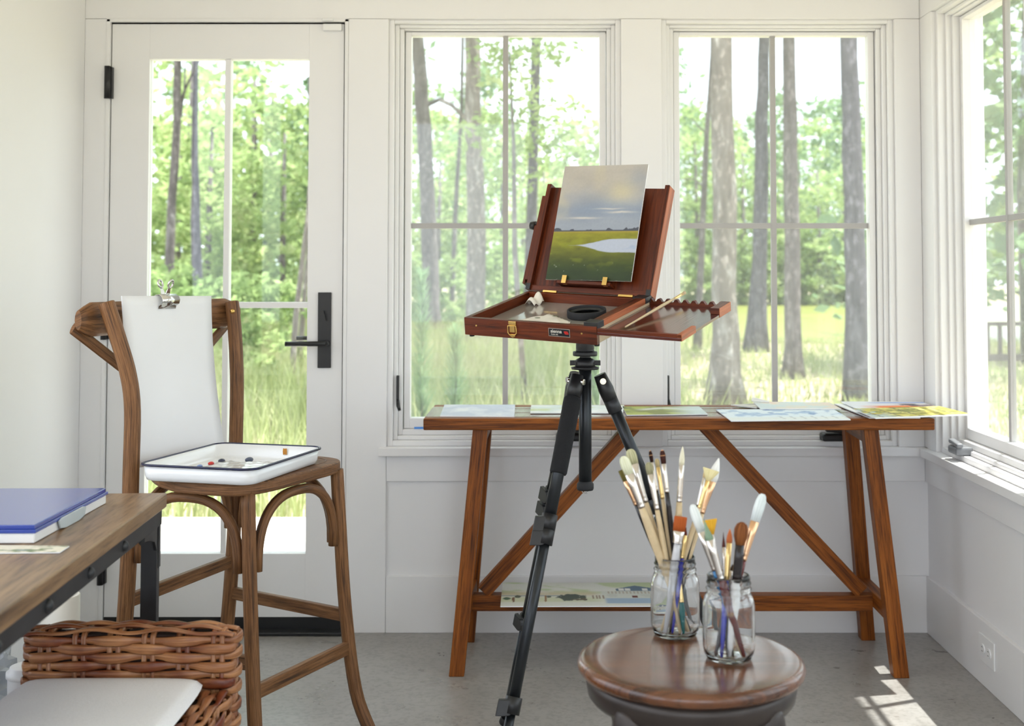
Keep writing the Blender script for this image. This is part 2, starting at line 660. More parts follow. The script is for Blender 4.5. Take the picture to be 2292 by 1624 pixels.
def window(name, label, a, b, M, munt=True, screen=True, latch=None, crank=None, depth=WT):
    """casement window in local x (width), y (depth, 0 = wall face), z"""
    c, d = ZS, ZT
    o = bpy.data.objects.new(name, None)
    COL.objects.link(o)
    o.location = M @ V(((a + b) / 2, 0.07, c))
    ORG[o.name] = o.location.copy()
    tag(o, label, 'window', kind='structure')
    ring(MB(), a, b, c, d, 0.018, 0.018, 0.012, 0.016, depth, M).build('casing', WHITE, o, 0.002)
    ring(MB(), a + 0.018, b - 0.018, c + 0.018, d - 0.012, 0.014, 0.014, 0.010, 0.040, depth, M).build('stop', WHITE, o, 0.003)
    ring(MB(), a + 0.032, b - 0.032, c + 0.032, d - 0.022, 0.015, 0.020, 0.006, 0.058, depth, M).build('stop', WHITE, o, 0.003)
    sa, sb, s0, s1 = a + 0.050, b - 0.050, c + 0.053, d - 0.030
    sash = ring(MB(), sa, sb, s0, s1, 0.021, 0.035, 0.012, 0.080, 0.125, M).build('sash', WHITE, o, 0.0015)
    ga, gb, g0, g1 = sa + 0.021, sb - 0.021, s0 + 0.035, s1 - 0.012
    mx, mz, hw = (ga + gb) / 2, (g0 + g1) / 2, 0.0095
    MB().bx(mx - hw, mx + hw, 0.096, 0.114, g0, g1, M).build('muntin', GRILLE, sash, 0.001)
    for (x0, x1) in ((ga, mx - hw), (mx + hw, gb)):
        MB().bx(x0, x1, 0.0965, 0.1135, mz - hw, mz + hw, M).build('muntin', GRILLE, sash, 0.001)
        for (z0, z1) in ((g0, mz - hw), (mz + hw, g1)):
            MB().bx(x0, x1, 0.104, 0.106, z0, z1, M).build('pane', PANE, sash)
    if screen:
        MB().add([(ga - 0.01, 0.135, g0 - 0.02), (gb + 0.01, 0.135, g0 - 0.02), (gb + 0.01, 0.135, g1 + 0.01), (ga - 0.01, 0.135, g1 + 0.01)], [(0, 1, 2, 3)], M=M).build('insect_screen', SCREEN, o)
    if latch:
        x, z0, z1 = latch
        lt = MB().bx(x - 0.005, x + 0.005, 0.028, 0.042, z0 + 0.03, z1, M).build('latch', BLACKM, o, 0.002)
        MB().tube([M @ V((x + 0.001, 0.03, z0 + 0.035)), M @ V((x + 0.004, 0.018, z0 + 0.015)), M @ V((x + 0.009, 0.012, z0))], [0.006, 0.007, 0.005], 8).build('latch_handle', BLACKM, lt)
    if crank:
        x, m_ = crank
        ck = MB().bx(x - 0.042, x + 0.042, -0.006, 0.05, c + 0.018, c + 0.045, M).build('crank_cover', m_, o, 0.008)
        MB().bar(M @ V((x - 0.03, 0.004, c + 0.058)), M @ V((x + 0.05, 0.004, c + 0.05)), 0.022, 0.014).build('crank_handle', m_, ck, 0.005)
    return o


MBACK = Matrix.Translation(V((0, YB, 0)))
z_l = lambda v: at(890, v, Y=YB + 0.03).z
window('window_1', 'white casement window nearer the door, behind the easel', *W1, MBACK, latch=(at(890, 880, Y=YB + 0.03).x, z_l(917), z_l(840)), crank=(at(1272, 970, Y=YB).x, BLACKM))
window('window_2', 'white casement window beside the room corner, pond behind it', *W2, MBACK, latch=(at(1495, 880, Y=YB + 0.03).x, z_l(917), z_l(840)), crank=(at(1868, 970, Y=YB).x, BLACKM))
# right wall: local x runs along -Y, local y outwards along +X
MR = Matrix(((0, 1, 0, XR), (-1, 0, 0, 0), (0, 0, 1, 0), (0, 0, 0, 1)))
for i, (a, b) in enumerate(RW):
    window('window_%d' % (i + 3), 'white casement window in the right wall, grey crank on its sill' if i == 0 else 'casement window %s in the right wall, behind the viewer' % ('two', 'three', 'four', 'five', 'six')[i - 1],
           -b, -a, MR, screen=(i == 0), crank=(-(a + b) / 2 - 0.22, GREYP) if i == 0 else None)

# ---------------------------------------------------------------- door
d_ = bpy.data.objects.new('door_1', None)
COL.objects.link(d_)
d_.location = ((DX0 + DX1) / 2, YB + 0.03, 0)
ORG[d_.name] = d_.location.copy()
tag(d_, 'white glazed door with black lever handle beside the left wall', 'door', kind='structure')
fy = YB + 0.012
jm = struct('trim_3', MB().bx(DX0 - 0.012, DX0, YB - 0.004, YB + WT, 0, DZ + 0.010).bx(DX1, DX1 + 0.012, YB - 0.004, YB + WT, 0, DZ + 0.010).bx(DX0 - 0.012, DX1 + 0.012, YB - 0.004, YB + WT, DZ, DZ + 0.012), WHITE, bev=0.001, label='white door jamb around the glazed door')
MB().bx(DX1 - 0.012, DX1 - 0.0005, fy + 0.02, fy + 0.05, 0, DZ).bx(DX0 + 0.0005, DX0 + 0.01, fy + 0.02, fy + 0.05, 0, DZ).bx(DX0, DX1, fy + 0.02, fy + 0.05, DZ - 0.012, DZ - 0.0005).build('weatherstrip', BLACKM, jm)
gx0, gx1, gz0, gz1 = -1.366, -0.812, 0.264, 1.965
a, b = DX0 + 0.002, DX1 - 0.005
stile = lambda x0, x1, z0, z1, n: MB().bx(x0, x1, fy, fy + 0.044, z0, z1).build(n, WHITE, d_, 0.001)
stile(a, gx0, 0.05, DZ - 0.005, 'stile')
stile(gx1, b, 0.05, DZ - 0.005, 'stile')
stile(gx0, gx1, gz1, DZ - 0.005, 'rail')
stile(gx0, gx1, 0.05, gz0, 'rail')
mxd, mzd = (gx0 + gx1) / 2 - 0.006, (gz0 + gz1) / 2 - 0.003
MB().bx(mxd - 0.010, mxd + 0.010, fy + 0.004, fy + 0.04, gz0, gz1).build('muntin', WHITE, d_, 0.002)
for (x0, x1) in ((gx0, mxd - 0.01), (mxd + 0.01, gx1)):
    MB().bx(x0, x1, fy + 0.005, fy + 0.039, mzd - 0.010, mzd + 0.010).build('muntin', WHITE, d_, 0.002)
    for (z0, z1) in ((gz0, mzd - 0.01), (mzd + 0.01, gz1)):
        MB().bx(x0, x1, fy + 0.02, fy + 0.023, z0, z1).build('pane', PANE, d_)
MB().bx(a, b, fy - 0.001, fy + 0.046, 0.012, 0.05).build('door_sweep', BLACKM, d_)
struct('trim_4', MB().bx(DX0 - 0.03, DX1 + 0.012, YB - 0.04, YB + WT, 0, 0.012), BLACKM, bev=0.003, label='black metal door threshold')
for zc in (1.88, 1.05, 0.22):
    h = MB().tube([(DX0 - 0.004, YB - 0.010, zc - 0.056), (DX0 - 0.004, YB - 0.010, zc + 0.056)], 0.011, 12).build('hinge', BLACKM, d_)
    MB().bx(DX0 - 0.002, DX0 + 0.010, YB - 0.006, fy + 0.002, zc - 0.054, zc + 0.054).build('hinge_leaf', BLACKM, h)
p0, p1 = at(711, 823, Y=fy - 0.004), at(742, 654, Y=fy - 0.004)
hp = MB().bx(p0.x, p1.x, fy - 0.010, fy, p0.z, p1.z).build('handle_plate', BLACKM, d_, 0.002)
lv = at(727, 769, Y=fy - 0.05)
MB().tube([(lv.x, fy - 0.008, lv.z), (lv.x, fy - 0.045, lv.z)], 0.009, 12).tube([(lv.x + 0.004, fy - 0.045, lv.z), (lv.x - 0.135, fy - 0.05, lv.z - 0.001)], 0.0085, 12).build('lever', BLACKM, hp)
MB().tube([(lv.x - 0.05, fy + 0.07, lv.z + 0.012), (lv.x - 0.12, fy + 0.07, lv.z + 0.012)], 0.008, 8).build('outer_lever', BLACKM, hp)
tt = at(726, 706, Y=fy - 0.01)
MB().bar((tt.x - 0.004, fy - 0.02, tt.z + 0.018), (tt.x + 0.004, fy - 0.02, tt.z - 0.018), 0.012, 0.008, (1, 0, 0)).tube([(tt.x, fy - 0.009, tt.z), (tt.x, fy - 0.02, tt.z)], 0.006, 8).build('thumb_turn', BLACKM, hp)
s0 = at(745, 61, Y=fy)
MB().bx(s0.x - 0.033, s0.x + 0.033, fy - 0.014, fy, s0.z - 0.014, s0.z + 0.010).build('door_sensor', WHITEP, d_, 0.003)
MB().bx(s0.x - 0.033, s0.x + 0.005, YB - 0.015, YB - 0.004, DZ + 0.001, DZ + 0.010).build('door_sensor', WHITEP, d_, 0.002)

# outlet on the right baseboard
q0, q1 = at(2192, 1413, X=XR), at(2232, 1504, X=XR)
oc = ((q0.y + q1.y) / 2, 0.113)
ot = thing('wall_outlet', 'white electric outlet on the right baseboard', 'outlet', (XR, oc[0], oc[1]))
MB().bx(XR - 0.006, XR - 0.001, oc[0] - 0.062, oc[0] + 0.062, oc[1] - 0.040, oc[1] + 0.040).build('plate', WHITEP, ot, 0.002)
for dy in (-0.024, 0.024):
    s = MB().prism([(0.017 * math.cos(t * PI / 8), 0.014 * math.sin(t * PI / 8)) for t in range(16)], 0, 0.003, Matrix(((0, 0, -1, XR - 0.006), (1, 0, 0, oc[0] + dy), (0, 1, 0, oc[1]), (0, 0, 0, 1)))).build('socket', WHITEP, ot)
    for k in (-0.006, 0.006):
        MB().bx(XR - 0.0098, XR - 0.009, oc[0] + dy - 0.004, oc[0] + dy + 0.004, oc[1] + k - 0.001, oc[1] + k + 0.001).build('slot', GREYP, s)
tp = at(936, 957, Y=YB + 0.056)
tag(MB().bx(tp.x - 0.014, tp.x + 0.02, YB + 0.0555, YB + 0.058, tp.z - 0.004, tp.z + 0.003).build('masking_tape', plain('blue tape', S(80, 150, 235), 0.6)), 'scrap of blue masking tape on the window frame by the table', 'tape')

# ================================================================ OUTSIDE
ZG = -0.30


def leaf_mat(name, cols, trans=0.5, scale=0.7):
    m, nt, out = nmat(name)
    n = noise(nt, coord(nt), scale, 4, 0.6)
    n2 = noise(nt, coord(nt), scale * 9, 2)
    c = ramp(nt, n, [(0.32, cols[0]), (0.5, cols[1]), (0.68, cols[2])])
    c = mixc(nt, 0.5, c, ramp(nt, n2, [(0.3, (0.45, 0.5, 0.4, 1)), (0.7, (1, 1, 1, 1))]), 'MULTIPLY')
    d = nt.nodes.new('ShaderNodeBsdfDiffuse')
    t = nt.nodes.new('ShaderNodeBsdfTranslucent')
    mx = nt.nodes.new('ShaderNodeMixShader')
    mx.inputs[0].default_value = trans
    link(nt, c, d.inputs[0])
    link(nt, c, t.inputs[0])
    link(nt, d.outputs[0], mx.inputs[1])
    link(nt, t.outputs[0], mx.inputs[2])
    link(nt, mx.outputs[0], out.inputs['Surface'])
    return m


LEAF_A = leaf_mat('broad leaves', [(0.20, 0.29, 0.11, 1), (0.40, 0.53, 0.22, 1), (0.64, 0.70, 0.40, 1)])
LEAF_B = leaf_mat('pine needles', [(0.14, 0.22, 0.13, 1), (0.27, 0.40, 0.22, 1), (0.44, 0.55, 0.32, 1)])
LEAF_C = leaf_mat('pale leaves', [(0.22, 0.30, 0.13, 1), (0.40, 0.52, 0.22, 1), (0.64, 0.68, 0.38, 1)])
GRASS = leaf_mat('tall grass', [(0.30, 0.34, 0.16, 1), (0.48, 0.53, 0.26, 1), (0.68, 0.64, 0.46, 1)], 0.35, 1.3)


def bark_mat(name, a, b, c):
    m, nt, out = nmat(name)
    p = principled(nt, out, 0.85, 0, 0, 0.2)
    co = coord(nt)
    n = noise(nt, mapping(nt, co, (9, 9, 2.2)), 1.0, 5, 0.65, 0.5)
    n2 = noise(nt, mapping(nt, co, (16, 16, 9)), 1.0, 3)
    cc = ramp(nt, n, [(0.3, a), (0.55, b), (0.72, c)])
    cc = mixc(nt, 0.8, cc, ramp(nt, n2, [(0.55, (1, 1, 1, 1)), (0.64, (2.0, 2.0, 2.0, 1))]), 'MULTIPLY')
    link(nt, cc, p.inputs['Base Color'])
    bump(nt, p, n, 0.6, 0.03)
    return m


BARK = bark_mat('grey bark', (0.07, 0.058, 0.058, 1), (0.15, 0.13, 0.13, 1), (0.24, 0.22, 0.22, 1))
BARK2 = bark_mat('lichen bark', (0.11, 0.09, 0.08, 1), (0.22, 0.19, 0.17, 1), (0.42, 0.40, 0.38, 1))
BARK3 = bark_mat('lilac bark', (0.07, 0.065, 0.08, 1), (0.13, 0.12, 0.14, 1), (0.19, 0.18, 0.21, 1))


def ground_mat():
    m, nt, out = nmat('forest floor')
    p = principled(nt, out, 0.9, 0, 0, 0.1)
    co = coord(nt)
    n = noise(nt, co, 0.35, 5, 0.6)
    n2 = noise(nt, co, 5, 4, 0.7)
    c = ramp(nt, n, [(0.38, (0.42, 0.34, 0.28, 1)), (0.5, (0.42, 0.37, 0.26, 1)), (0.62, (0.39, 0.41, 0.24, 1))])
    c = mixc(nt, 0.7, c, ramp(nt, n2, [(0.3, (0.5, 0.5, 0.45, 1)), (0.65, (1.25, 1.2, 1.1, 1))]), 'MULTIPLY')
    link(nt, c, p.inputs['Base Color'])
    return m


struct('ground', MB().bx(-60, 90, YB + WT + 0.0, 150, ZG - 0.3, ZG).bx(XR + WT, 90, -30, YB + WT, ZG - 0.3, ZG).bx(-60, XL - WT, -30, YB + WT, ZG - 0.3, ZG).bx(XL - WT, XR + WT, -30, YR - WT, ZG - 0.3, ZG), ground_mat(), label='sunlit grass and pine straw around the house')
PAVE = plain('pale paving', S(226, 220, 208), 0.8, var=0.05, scale=6)
struct('path', MB().bx(-2.4, -0.3, YB + WT, 6.3, ZG, -0.04), PAVE, label='pale concrete landing outside the glazed door')


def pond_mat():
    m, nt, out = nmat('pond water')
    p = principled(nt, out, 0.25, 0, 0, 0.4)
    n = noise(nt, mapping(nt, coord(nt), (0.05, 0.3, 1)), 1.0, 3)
    link(nt, ramp(nt, n, [(0.3, (0.20, 0.22, 0.04, 1)), (0.7, (0.29, 0.30, 0.07, 1))]), p.inputs['Base Color'])  # yellow green base colour stands in for reflected sunlit foliage
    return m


pond_pts = [(3.4, 27.5), (8, 25.5), (14, 24.5), (24, 25), (40, 27), (48, 40), (40, 56), (20, 57.5), (11, 58), (7.0, 55), (5.2, 44), (3.6, 34)]
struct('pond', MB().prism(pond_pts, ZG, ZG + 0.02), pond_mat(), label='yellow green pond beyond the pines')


def leaf_cloud(centers, radii, per, size, flat=0.6, droop=0.0):
    """many small leaf faces scattered through clumps"""
    C_ = np.repeat(centers, per, axis=0)
    R_ = np.repeat(radii, per)[:, None]
    n = len(C_)
    d = RNG.normal(size=(n, 3))
    d /= np.linalg.norm(d, axis=1)[:, None]
    rr = RNG.random((n, 1)) ** 0.45
    P = C_ + d * rr * R_ * np.array([1, 1, flat])
    a = RNG.normal(size=(n, 3))
    a[:, 2] = a[:, 2] * 0.6 - droop
    a /= np.linalg.norm(a, axis=1)[:, None]
    b = np.cross(a, RNG.normal(size=(n, 3)))
    b /= np.linalg.norm(b, axis=1)[:, None]
    s = size * (0.6 + 0.8 * RNG.random((n, 1)))
    verts = np.stack([P - a * s, P + b * s * 0.5, P + a * s, P - b * s * 0.5], axis=1).reshape(-1, 3)
    faces = np.arange(n * 4).reshape(-1, 4)
    return verts, faces


def crown_mesh(name, kind, h0, h1, rad, nclump, per, size, mat):
    cs, rs = [], []
    for i in range(nclump):
        t = RNG.random()
        z = h0 + (h1 - h0) * t
        if kind == 'pine':
            prof = (1 - t) ** 0.7 * 0.9 + 0.15
        elif kind == 'round':
            prof = math.sqrt(max(0.05, 1 - (2 * t - 1) ** 2))
        else:
            prof = 0.75 + 0.25 * math.sin(t * 9)
        r = rad * prof * math.sqrt(RNG.random())
        th = RNG.random() * 2 * PI
        cs.append((r * math.cos(th), r * math.sin(th), z))
        rs.append(rad * (0.16 + 0.18 * RNG.random()))
    v, f = leaf_cloud(np.array(cs), np.array(rs), per, size, 0.55, 0.1)
    return raw_mesh(name, v, f, mat)


def trunk_thing(label, pts, rads, mat, name='pine_tree', group=None, branches=(), crown=None):
    """pts: world points from base to top; slightly knobbly stem, roots flare at the base"""
    t = thing(name, label, 'tree', pts[0], group)
    n = 14
    P, Rr = [], []
    m = len(pts)
    for i in range(n):
        x = i / (n - 1) * (m - 1)
        k = min(int(x), m - 2)
        f = x - k
        P.append(V(pts[k]).lerp(V(pts[k + 1]), f) + V((random.uniform(-1, 1), random.uniform(-1, 1), 0)) * rads[0] * 0.07)
        Rr.append((rads[k] * (1 - f) + rads[k + 1] * f) * random.uniform(0.95, 1.06))
    Rr[0] *= 1.35
    MB().tube(P, Rr, 14).build('trunk', mat, t)
    for bp in branches:
        k = len(bp)
        MB().tube(bp, [rads[0] * 0.28 * (1 - 0.7 * i / k) for i in range(k)], 6).build('branch', mat, t)
    if crown is not None:
        me, off = crown
        c = bpy.data.objects.new('crown', me)
        COL.objects.link(c)
        c.parent = t
        c.location = off
    return t


def px_trunk(Y, pts):
    """pts: (u, v, width px) from the base up, all at depth Y"""
    out, r = [], []
    for (u, v, w_) in pts:
        out.append(at(u, v, Y=Y))
        r.append(w_ * Y / F_PX / 2)
    return out, r


cr_high = crown_mesh('high_pine_crown', 'round', 0, 5, 2.6, 46, 34, 0.2, LEAF_B)


def pine(label, Y, pts, mat, **kw):
    P, r = px_trunk(Y, pts)
    P[0] = V((P[0].x, P[0].y, ZG - 0.05))
    top = P[-1] + (P[-1] - P[-2]).normalized() * 1.5
    top.z = max(top.z, 9.0 + random.random() * 2)
    P.append(top)
    r.append(r[-1] * 0.7)
    return trunk_thing(label, P, r, mat, crown=(cr_high, top - V((0, 0, 1.5)) - P[0]), **kw)


br = lambda Y, *pp: [at(u, v, Y=Y + dy) for (u, v, dy) in pp]
pine('leaning pine trunk at the frame edge of the window behind the easel', 27.0, [(966, 765, 44), (960, 500, 36), (946, 250, 33), (934, 85, 30)], BARK, branches=[br(27, (955, 235, 0), (985, 222, 0.5), (1015, 235, 1))])
pine('stout pale pine trunk halfway between window edge and muntin behind the easel', 21.5, [(1062, 800, 46), (1066, 500, 42), (1060, 300, 38), (1057, 85, 34)], BARK2, branches=[br(21.5, (1050, 270, 0), (1010, 235, 0.4), (985, 225, 0.8))])
pine('dark pine trunk partly hidden by the easel', 26.0, [(1180, 780, 26), (1188, 560, 25), (1194, 330, 23), (1200, 85, 22)], BARK3)
pine('very thin young trunk beside the stout pale pine', 30.0, [(1008, 760, 13), (1014, 600, 12), (1022, 420, 10), (1032, 280, 8)], BARK)
pine('thick lichen-spotted pine trunk in the window above the paintings', 13.8, [(1626, 905, 78), (1622, 700, 58), (1620, 420, 52), (1617, 200, 50), (1616, 85, 45)], BARK2)
pine('dark pine trunk half hidden by the vertical muntin', 23.5, [(1692, 785, 50), (1702, 560, 33), (1704, 300, 30), (1712, 85, 26)], BARK3)
pine('straight grey pine trunk right of the vertical muntin', 17.5, [(1776, 850, 42), (1774, 600, 36), (1768, 300, 33), (1766, 85, 28)], BARK)
pine('lilac grey pine trunk nearest the room corner', 14.4, [(1918, 893, 58), (1916, 600, 49), (1906, 300, 44), (1900, 85, 40)], BARK3)
pine('thin crooked pine with side branches in the window by the corner', 24.0, [(1561, 785, 17), (1570, 560, 15), (1580, 330, 12), (1592, 160, 9)], BARK, branches=[br(24, (1576, 420, 0), (1555, 400, 0.3), (1525, 402, 0.6)), br(24, (1582, 300, 0), (1560, 280, 0.3), (1548, 265, 0.6))])
pine('forked grey trunk in the upper left pane of the door', 22.0, [(372, 760, 24), (382, 500, 20), (396, 280, 18), (398, 140, 16)], BARK, branches=[br(22, (396, 300, 0), (412, 210, 0.2), (416, 140, 0.4)), br(22, (398, 240, 0), (425, 175, 0.3), (450, 130, 0.4))])
pine('short dark trunk seen above the bulldog clip', 24.0, [(440, 770, 30), (441, 620, 26), (438, 480, 20), (436, 330, 14)], BARK3)
pine('thin leaning trunk beside the door lever, left of a pair', 15.0, [(650, 830, 15), (664, 690, 13), (680, 560, 11), (694, 440, 9)], BARK2)
pine('thin leaning trunk beside the door lever, right of a pair', 16.0, [(668, 815, 14), (678, 700, 12), (688, 590, 10), (697, 480, 8)], BARK2)

# leafy trees and shrubs, each its own thing; crowns of a kind share a mesh
CR = [crown_mesh('broad_crown', 'round', 1.2, 9.5, 3.6, 80, 22, 0.20, LEAF_A),
      crown_mesh('pine_crown', 'pine', 1.0, 12.0, 3.4, 85, 22, 0.20, LEAF_B),
      crown_mesh('pale_crown', 'round', 0.6, 7.5, 3.2, 76, 24, 0.18, LEAF_C)]
SH = [crown_mesh('shrub_foliage', 'round', 0.0, 2.6, 1.7, 46, 34, 0.12, LEAF_C),
      crown_mesh('dark_shrub_foliage', 'round', 0.0, 2.4, 1.9, 46, 34, 0.12, LEAF_A)]
stem = MB().tube([(0, 0, -0.1), (0.1, 0.05, 3), (0, 0.1, 8)], [0.2, 0.14, 0.05], 8)
KIND = ['broad-leaved tree', 'feathery pine', 'pale bushy tree']


def leafy(k, u, d, sc_, where):
    x = (u - CX) / F_PX * d
    t = thing(('broadleaf_tree', 'feathery_pine', 'bushy_tree')[k], '%s %s' % (KIND[k], where), 'tree', (x, d, ZG), 'trees beyond the windows')
    c = bpy.data.objects.new('crown', CR[k])
    COL.objects.link(c)
    c.parent = t
    s = bpy.data.objects.new('trunk', STEM)
    COL.objects.link(s)
    s.parent = t
    t.scale = (sc_, sc_, sc_ * random.uniform(0.9, 1.1))
    t.rotation_euler = (0, 0, random.uniform(0, 6.28))
    return t


STEM = None
_s = MB().tube([(0, 0, -0.1), (0.1, 0.05, 3), (0, 0.1, 8)], [0.2, 0.14, 0.05], 8).build('stem_source', BARK, org=(0, 0, 0))
STEM = _s.data
bpy.data.objects.remove(_s)

far = [  # kind, photo u of the stem, distance, scale, where
    (0, 1560, 62, 0.95, 'on the far pond bank behind the thin crooked pine'),
    (2, 1660, 60, 0.95, 'on the far bank just past the lichen-spotted trunk'),
    (1, 1745, 64, 0.85, 'on the far bank seen between two dark trunks'),
    (2, 1830, 60, 0.9, 'on the far bank right of the straight grey trunk'),
    (1, 1890, 66, 0.85, 'on the far bank behind the lilac grey trunk'),
    (0, 1960, 62, 0.95, 'on the far bank hidden mostly by the corner trim'),
    (1, 1480, 66, 1.2, 'on the far bank hidden mostly by the painting'),
    (2, 1380, 56, 1.2, 'on the far bank behind the painting edge'),
    (0, 1290, 44, 0.7, 'in the wood behind the painting'),
    (2, 1220, 40, 0.65, 'in the wood right of the dark trunk behind the easel'),
    (0, 1120, 36, 0.62, 'in the wood at the muntin of the easel window'),
    (1, 1030, 48, 0.68, 'deep in the wood behind the very thin trunk'),
    (2, 985, 34, 0.6, 'in the wood between leaning pine and pale pine'),
    (0, 905, 38, 0.8, 'in the wood at the left edge of the easel window'),
    (1, 800, 40, 1.2, 'in the wood hidden by the wall right of the door'),
    (2, 690, 38, 0.9, 'in the wood at the right edge of the door glass'),
    (2, 630, 30, 0.62, 'in the wood behind the door lever'),
    (2, 560, 38, 1.05, 'in the wood in the upper right door pane'),
    (2, 470, 30, 0.7, 'in the wood beside the short dark trunk'),
    (2, 400, 36, 0.8, 'in the wood behind the forked trunk'),
    (2, 330, 30, 0.8, 'in the wood at the left edge of the door glass'),
    (1, 520, 56, 1.3, 'far behind the door muntin'),
    (0, 1610, 74, 1.1, 'in the second row across the pond behind the lichen-spotted trunk'),
    (1, 1690, 78, 1.0, 'in the second row across the pond behind the dark trunk'),
    (0, 1790, 74, 1.1, 'in the second row across the pond behind the straight grey trunk'),
    (1, 1850, 80, 1.15, 'in the second row across the pond left of the lilac trunk'),
    (0, 1930, 76, 1.2, 'in the second row across the pond by the corner'),
    (1, 1540, 76, 1.1, 'in the second row across the pond beside the easel lid'),
    (0, 1170, 56, 0.85, 'deep in the wood behind the dark trunk of the easel window'),
    (1, 1080, 60, 1.0, 'deep in the wood behind the stout pale pine'),
    (0, 950, 54, 0.9, 'deep in the wood behind the leaning pine'),
    (2, 1270, 58, 0.95, 'deep in the wood left of the painting'),
    (2, 600, 52, 1.25, 'deep in the wood behind the right door panes'),
    (2, 430, 48, 1.3, 'deep in the wood behind the left door panes'),
]
for f_ in far:
    leafy(*f_)
for (k, x, y, s_, wh) in [(1, 8.3, 20.5, 1.05, 'close outside the right window, its upper part dark'), (0, 13.0, 31.0, 1.0, 'farther out in the right window'), (2, 12.4, 27.5, 0.8, 'low beyond the railing in the right window'), (1, 9.6, 23.0, 0.8, 'at the far right edge of the right window')]:
    leafy(k, CX + x / y * F_PX, y, s_, wh)


def shrub(k, u, d, sc_, where):
    x = (u - CX) / F_PX * d
    t = thing('shrub', '%s %s' % (('pale green shrub', 'dark green shrub')[k], where), 'shrub', (x, d, ZG), 'shrubs outside')
    c = bpy.data.objects.new('foliage', SH[k])
    COL.objects.link(c)
    c.parent = t
    t.scale = (sc_, sc_, sc_)
    t.rotation_euler = (0, 0, random.uniform(0, 6.28))


for a_ in [(0, 1535, 58.5, 1.3, 'at the far bank left of the crooked pine'), (1, 1590, 59, 1.1, 'at the far bank beside the lichen-spotted trunk'), (0, 1670, 58.5, 1.2, 'at the far bank between lichen-spotted and dark trunks'),
           (1, 1740, 59, 1.2, 'at the far bank at the muntin'), (0, 1820, 58.5, 1.5, 'at the far bank, palest by the grey trunk'), (1, 1870, 59, 1.3, 'at the far bank by the lilac trunk'), (0, 1945, 58.5, 1.2, 'at the far bank by the corner'),
           (1, 1120, 31, 0.9, 'low behind the muntin of the easel window'), (0, 1215, 33, 0.9, 'low behind the easel tray'), (0, 1000, 29, 0.7, 'low between two pines behind the easel box'),
           (1, 925, 31, 0.8, 'low at the left edge of the easel window'), (0, 600, 16, 0.55, 'low behind the door lever'), (1, 540, 18, 0.6, 'low behind the chair post'), (0, 420, 19, 0.6, 'low behind the white paper'),
           (1, 350, 17, 0.6, 'low behind the chair rail')]:
    shrub(*a_)

# leafy branch hanging across the easel window: an oak sapling of its own
oc_ = [at(u, v, Y=11.5 + dy) for (u, v, dy) in [(1110, 110, 0), (1150, 130, .3), (1200, 110, 0), (1245, 120, .4), (1130, 190, 0), (1165, 250, .3), (1215, 290, 0), (1260, 310, .2), (1295, 330, 0), (1170, 330, .2), (1230, 370, 0), (1110, 280, .3), (1080, 300, 0), (1145, 400, .2), (1250, 250, .1), (1185, 200, 0), (1310, 360, .2), (1100, 150, .3)]]
oak = thing('oak_sapling', 'oak sapling spreading bright leaves across the easel window', 'tree', (oc_[0].x + 0.3, 11.6, ZG))
vv, ff = leaf_cloud(np.array([tuple(p - ORG[oak.name]) for p in oc_]), np.full(len(oc_), 0.30), 60, 0.045, 0.6)
co_ = bpy.data.objects.new('crown', raw_mesh('oak_crown', vv, ff, LEAF_C))
COL.objects.link(co_)
co_.parent = oak
MB().tube([ORG[oak.name], at(1152, 560, Y=11.6), at(1150, 330, Y=11.6), at(1140, 120, Y=11.6)], [0.03, 0.025, 0.018, 0.008], 8).build('trunk', BARK, oak)


def blades(n, xr, yr, h, w_, lean, keep=None):
    x = RNG.uniform(*xr, n)
    y = RNG.uniform(*yr, n)
    if keep is not None:
        k = keep(x, y)
        x, y = x[k], y[k]
    n = len(x)
    hh = h * RNG.uniform(0.45, 1.15, n)
    th = RNG.uniform(0, 2 * PI, n)
    dx, dy = np.cos(th), np.sin(th)
    lx, ly = RNG.normal(0, lean, n) * hh, RNG.normal(0, lean, n) * hh
    z0 = np.full(n, ZG)
    A = np.stack([x - dx * w_, y - dy * w_, z0], 1)
    B = np.stack([x + dx * w_, y + dy * w_, z0], 1)
    C2 = np.stack([x + lx * .4 + dx * w_ * .7, y + ly * .4 + dy * w_ * .7, z0 + hh * .6], 1)
    D2 = np.stack([x + lx * .4 - dx * w_ * .7, y + ly * .4 - dy * w_ * .7, z0 + hh * .6], 1)
    T1 = np.stack([x + lx + dx * .001, y + ly, z0 + hh], 1)
    T2 = np.stack([x + lx - dx * .001, y + ly, z0 + hh], 1)
    v = np.stack([A, B, C2, D2, T1, T2], 1).reshape(-1, 3)
    i = np.arange(n)[:, None] * 6
    f = np.concatenate([i + np.array([[0, 1, 2, 3]]), i + np.array([[3, 2, 4, 5]])])
    return v, f


def stuff(name, label, cat, vf, mat):
    o = bpy.data.objects.new(name, raw_mesh(name, *vf, mat))
    COL.objects.link(o)
    tag(o, label, cat, kind='stuff')
    return o


notpath = lambda x, y: ~((x > -2.5) & (x < -0.2) & (y < 6.4))
stuff('tall_grass', 'tall yellow green grass growing outside door and easel window', 'grass', blades(30000, (-9, 1.4), (6.0, 24), 0.62, 0.008, 0.22, notpath), GRASS)
stuff('short_grass', 'short grass under the pines in the window by the corner', 'grass', blades(26000, (1.0, 14), (6, 27), 0.16, 0.010, 0.3), GRASS)
stuff('far_grass', 'grass along the edge of the wood', 'grass', blades(9000, (-18, 4), (24, 40), 0.5, 0.02, 0.2), GRASS)
